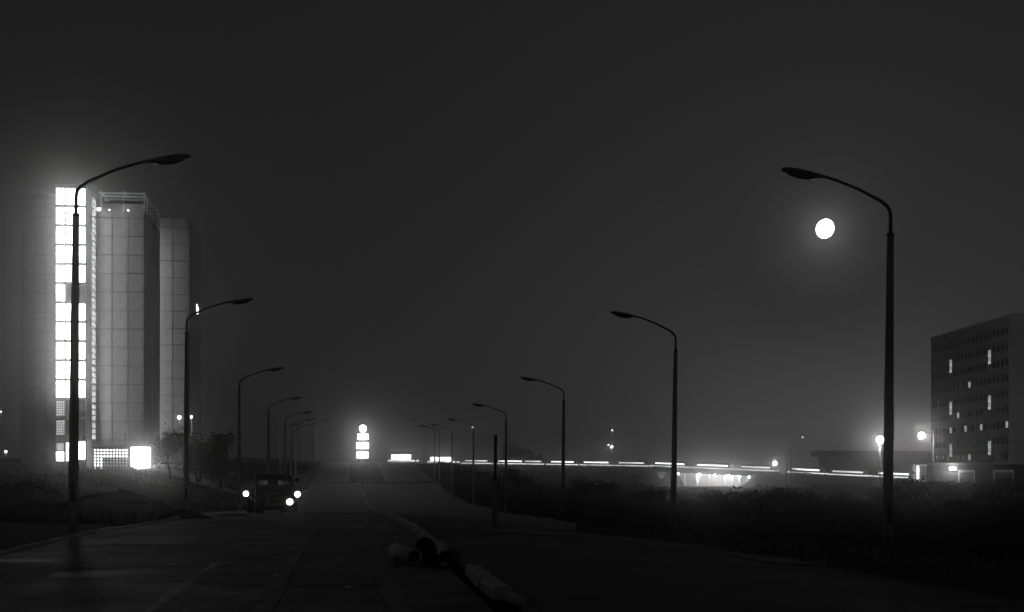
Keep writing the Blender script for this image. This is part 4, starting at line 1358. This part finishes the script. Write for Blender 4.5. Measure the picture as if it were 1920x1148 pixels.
def board(px_, py_, d, L, ax, ay, label, w=0.16):
    x = (px_ - CX) * d / FOC
    o = MB().box((-w / 2, -0.02, 0), (w / 2, 0.02, L)).build("timber_board", 'timber')
    o.location = (x, d, EYE + (HY - py_) * d / FOC)
    o.rotation_euler = (ay, ax, random.uniform(-0.5, 0.5))
    return tag(o, label, "board", "leaning boards at the lamp posts' feet")
GL1 = "rough board leaning in the rubble beneath the fifth lamp on the dirt road edge"
for i in range(5):
    board(884 + 7 * i, 958 + 3 * i, 150 - 2 * i, random.uniform(1.0, 1.8), 0.7 + 0.25 * i * 0.3, 0.2, GL1, 0.22)
GL2 = "rough board leaning in the rubble at the foot of the lamp before the embankment"
for i in range(9):
    board(1040 + 9 * i + random.uniform(-3, 3), 992 + random.uniform(-3, 3), 88 - i * 0.4, random.uniform(0.7, 1.4), random.uniform(0.3, 0.9), 0.15, GL2, 0.14)
st = MB().tube([(0, 0, -0.3), (0.05, 0, 2.9)], 0.07, 7).build("stake", 'timber')
st.location = (W(853, 934, 165).x, 165, W(853, 934, 165).z); tag(st, "short thin stake standing beside the sixth lamp on the dirt road edge", "stake")
# rubble lumps along the dirt road edge and mud flakes coloured pale for wet glints on the asphalt
def lumps(name, pts, smin, smax, m, flat=1.0):
    mb = MB()
    for (x, y, z) in pts:
        r = random.uniform(smin, smax)
        n0 = len(mb.v)
        pts6 = [(r * random.uniform(.7, 1.3), 0, 0), (0, r * random.uniform(.7, 1.3), 0), (-r * random.uniform(.7, 1.3), 0, 0), (0, -r * random.uniform(.7, 1.3), 0), (0, 0, r * random.uniform(.5, .9) * flat), (0, 0, -r * 0.4)]
        an = random.uniform(0, 6.28); ca, sa = math.cos(an), math.sin(an)
        mb.v += [(x + a * ca - b * sa, y + a * sa + b * ca, z + c) for a, b, c in pts6]
        for t in ((0, 1, 4), (1, 2, 4), (2, 3, 4), (3, 0, 4), (1, 0, 5), (2, 1, 5), (3, 2, 5), (0, 3, 5)):
            mb.f.append(tuple(n0 + i for i in t)); mb.sm.append(False)
    return tag(mb.build(name, m), kind='stuff')
pts = []
for (cx_, cy_, n) in ((440, 1030, 10), (500, 1040, 8), (540, 1030, 8), (480, 1070, 14), (520, 1075, 22), (535, 1060, 14), (450, 1095, 18), (500, 1090, 14), (430, 1120, 14), (490, 1120, 10), (360, 1140, 8), (420, 1060, 12), (560, 1022, 6), (270, 1065, 6), (640, 1110, 5)):
    sl = random.uniform(-1.4, -0.5)
    for _ in range(n):
        u = random.gauss(0, 11)
        q = onground(cx_ + u, cy_ + u * sl * 0.6 + random.gauss(0, 2.5))
        pts.append((q.x, q.y, q.z + 0.01))
def glints(name, pts, m):
    mb = MB()
    for (x, y, z) in pts:
        ra = random.uniform(0.012, 0.05); rb = ra * random.uniform(1.0, 2.6)
        an = random.uniform(-0.5, 0.5); ca, sa = math.cos(an), math.sin(an)
        n0 = len(mb.v)
        tl = random.uniform(-0.12, 0.12)
        for k in range(7):
            t = 2 * math.pi * k / 7; q = random.uniform(0.6, 1.2)
            a, b = ra * q * math.cos(t), rb * q * math.sin(t)
            mb.v.append((x + a * ca - b * sa, y + a * sa + b * ca, z + 0.012 + b * tl * 0.3))
        mb.f.append(tuple(n0 + k for k in range(7))); mb.sm.append(False)
    return tag(mb.build(name, m), kind='stuff')
glints("glint_flakes", pts, 'glintflake')
pts = []
for _ in range(420):
    d = random.uniform(60, 200)
    x = cl(d) + random.gauss(12.6, 0.7)
    pts.append((x, d, gz(x, d)))
lumps("edge_rubble", pts, 0.06, 0.28, 'earth')
pts = []
for _ in range(60):
    d = random.uniform(24, 110)
    x = cl(d) + random.gauss(0.35, 0.3)
    pts.append((x, d, gz(x, d, False)))
lumps("kerb_rubble", pts, 0.03, 0.08, 'dirtpale')
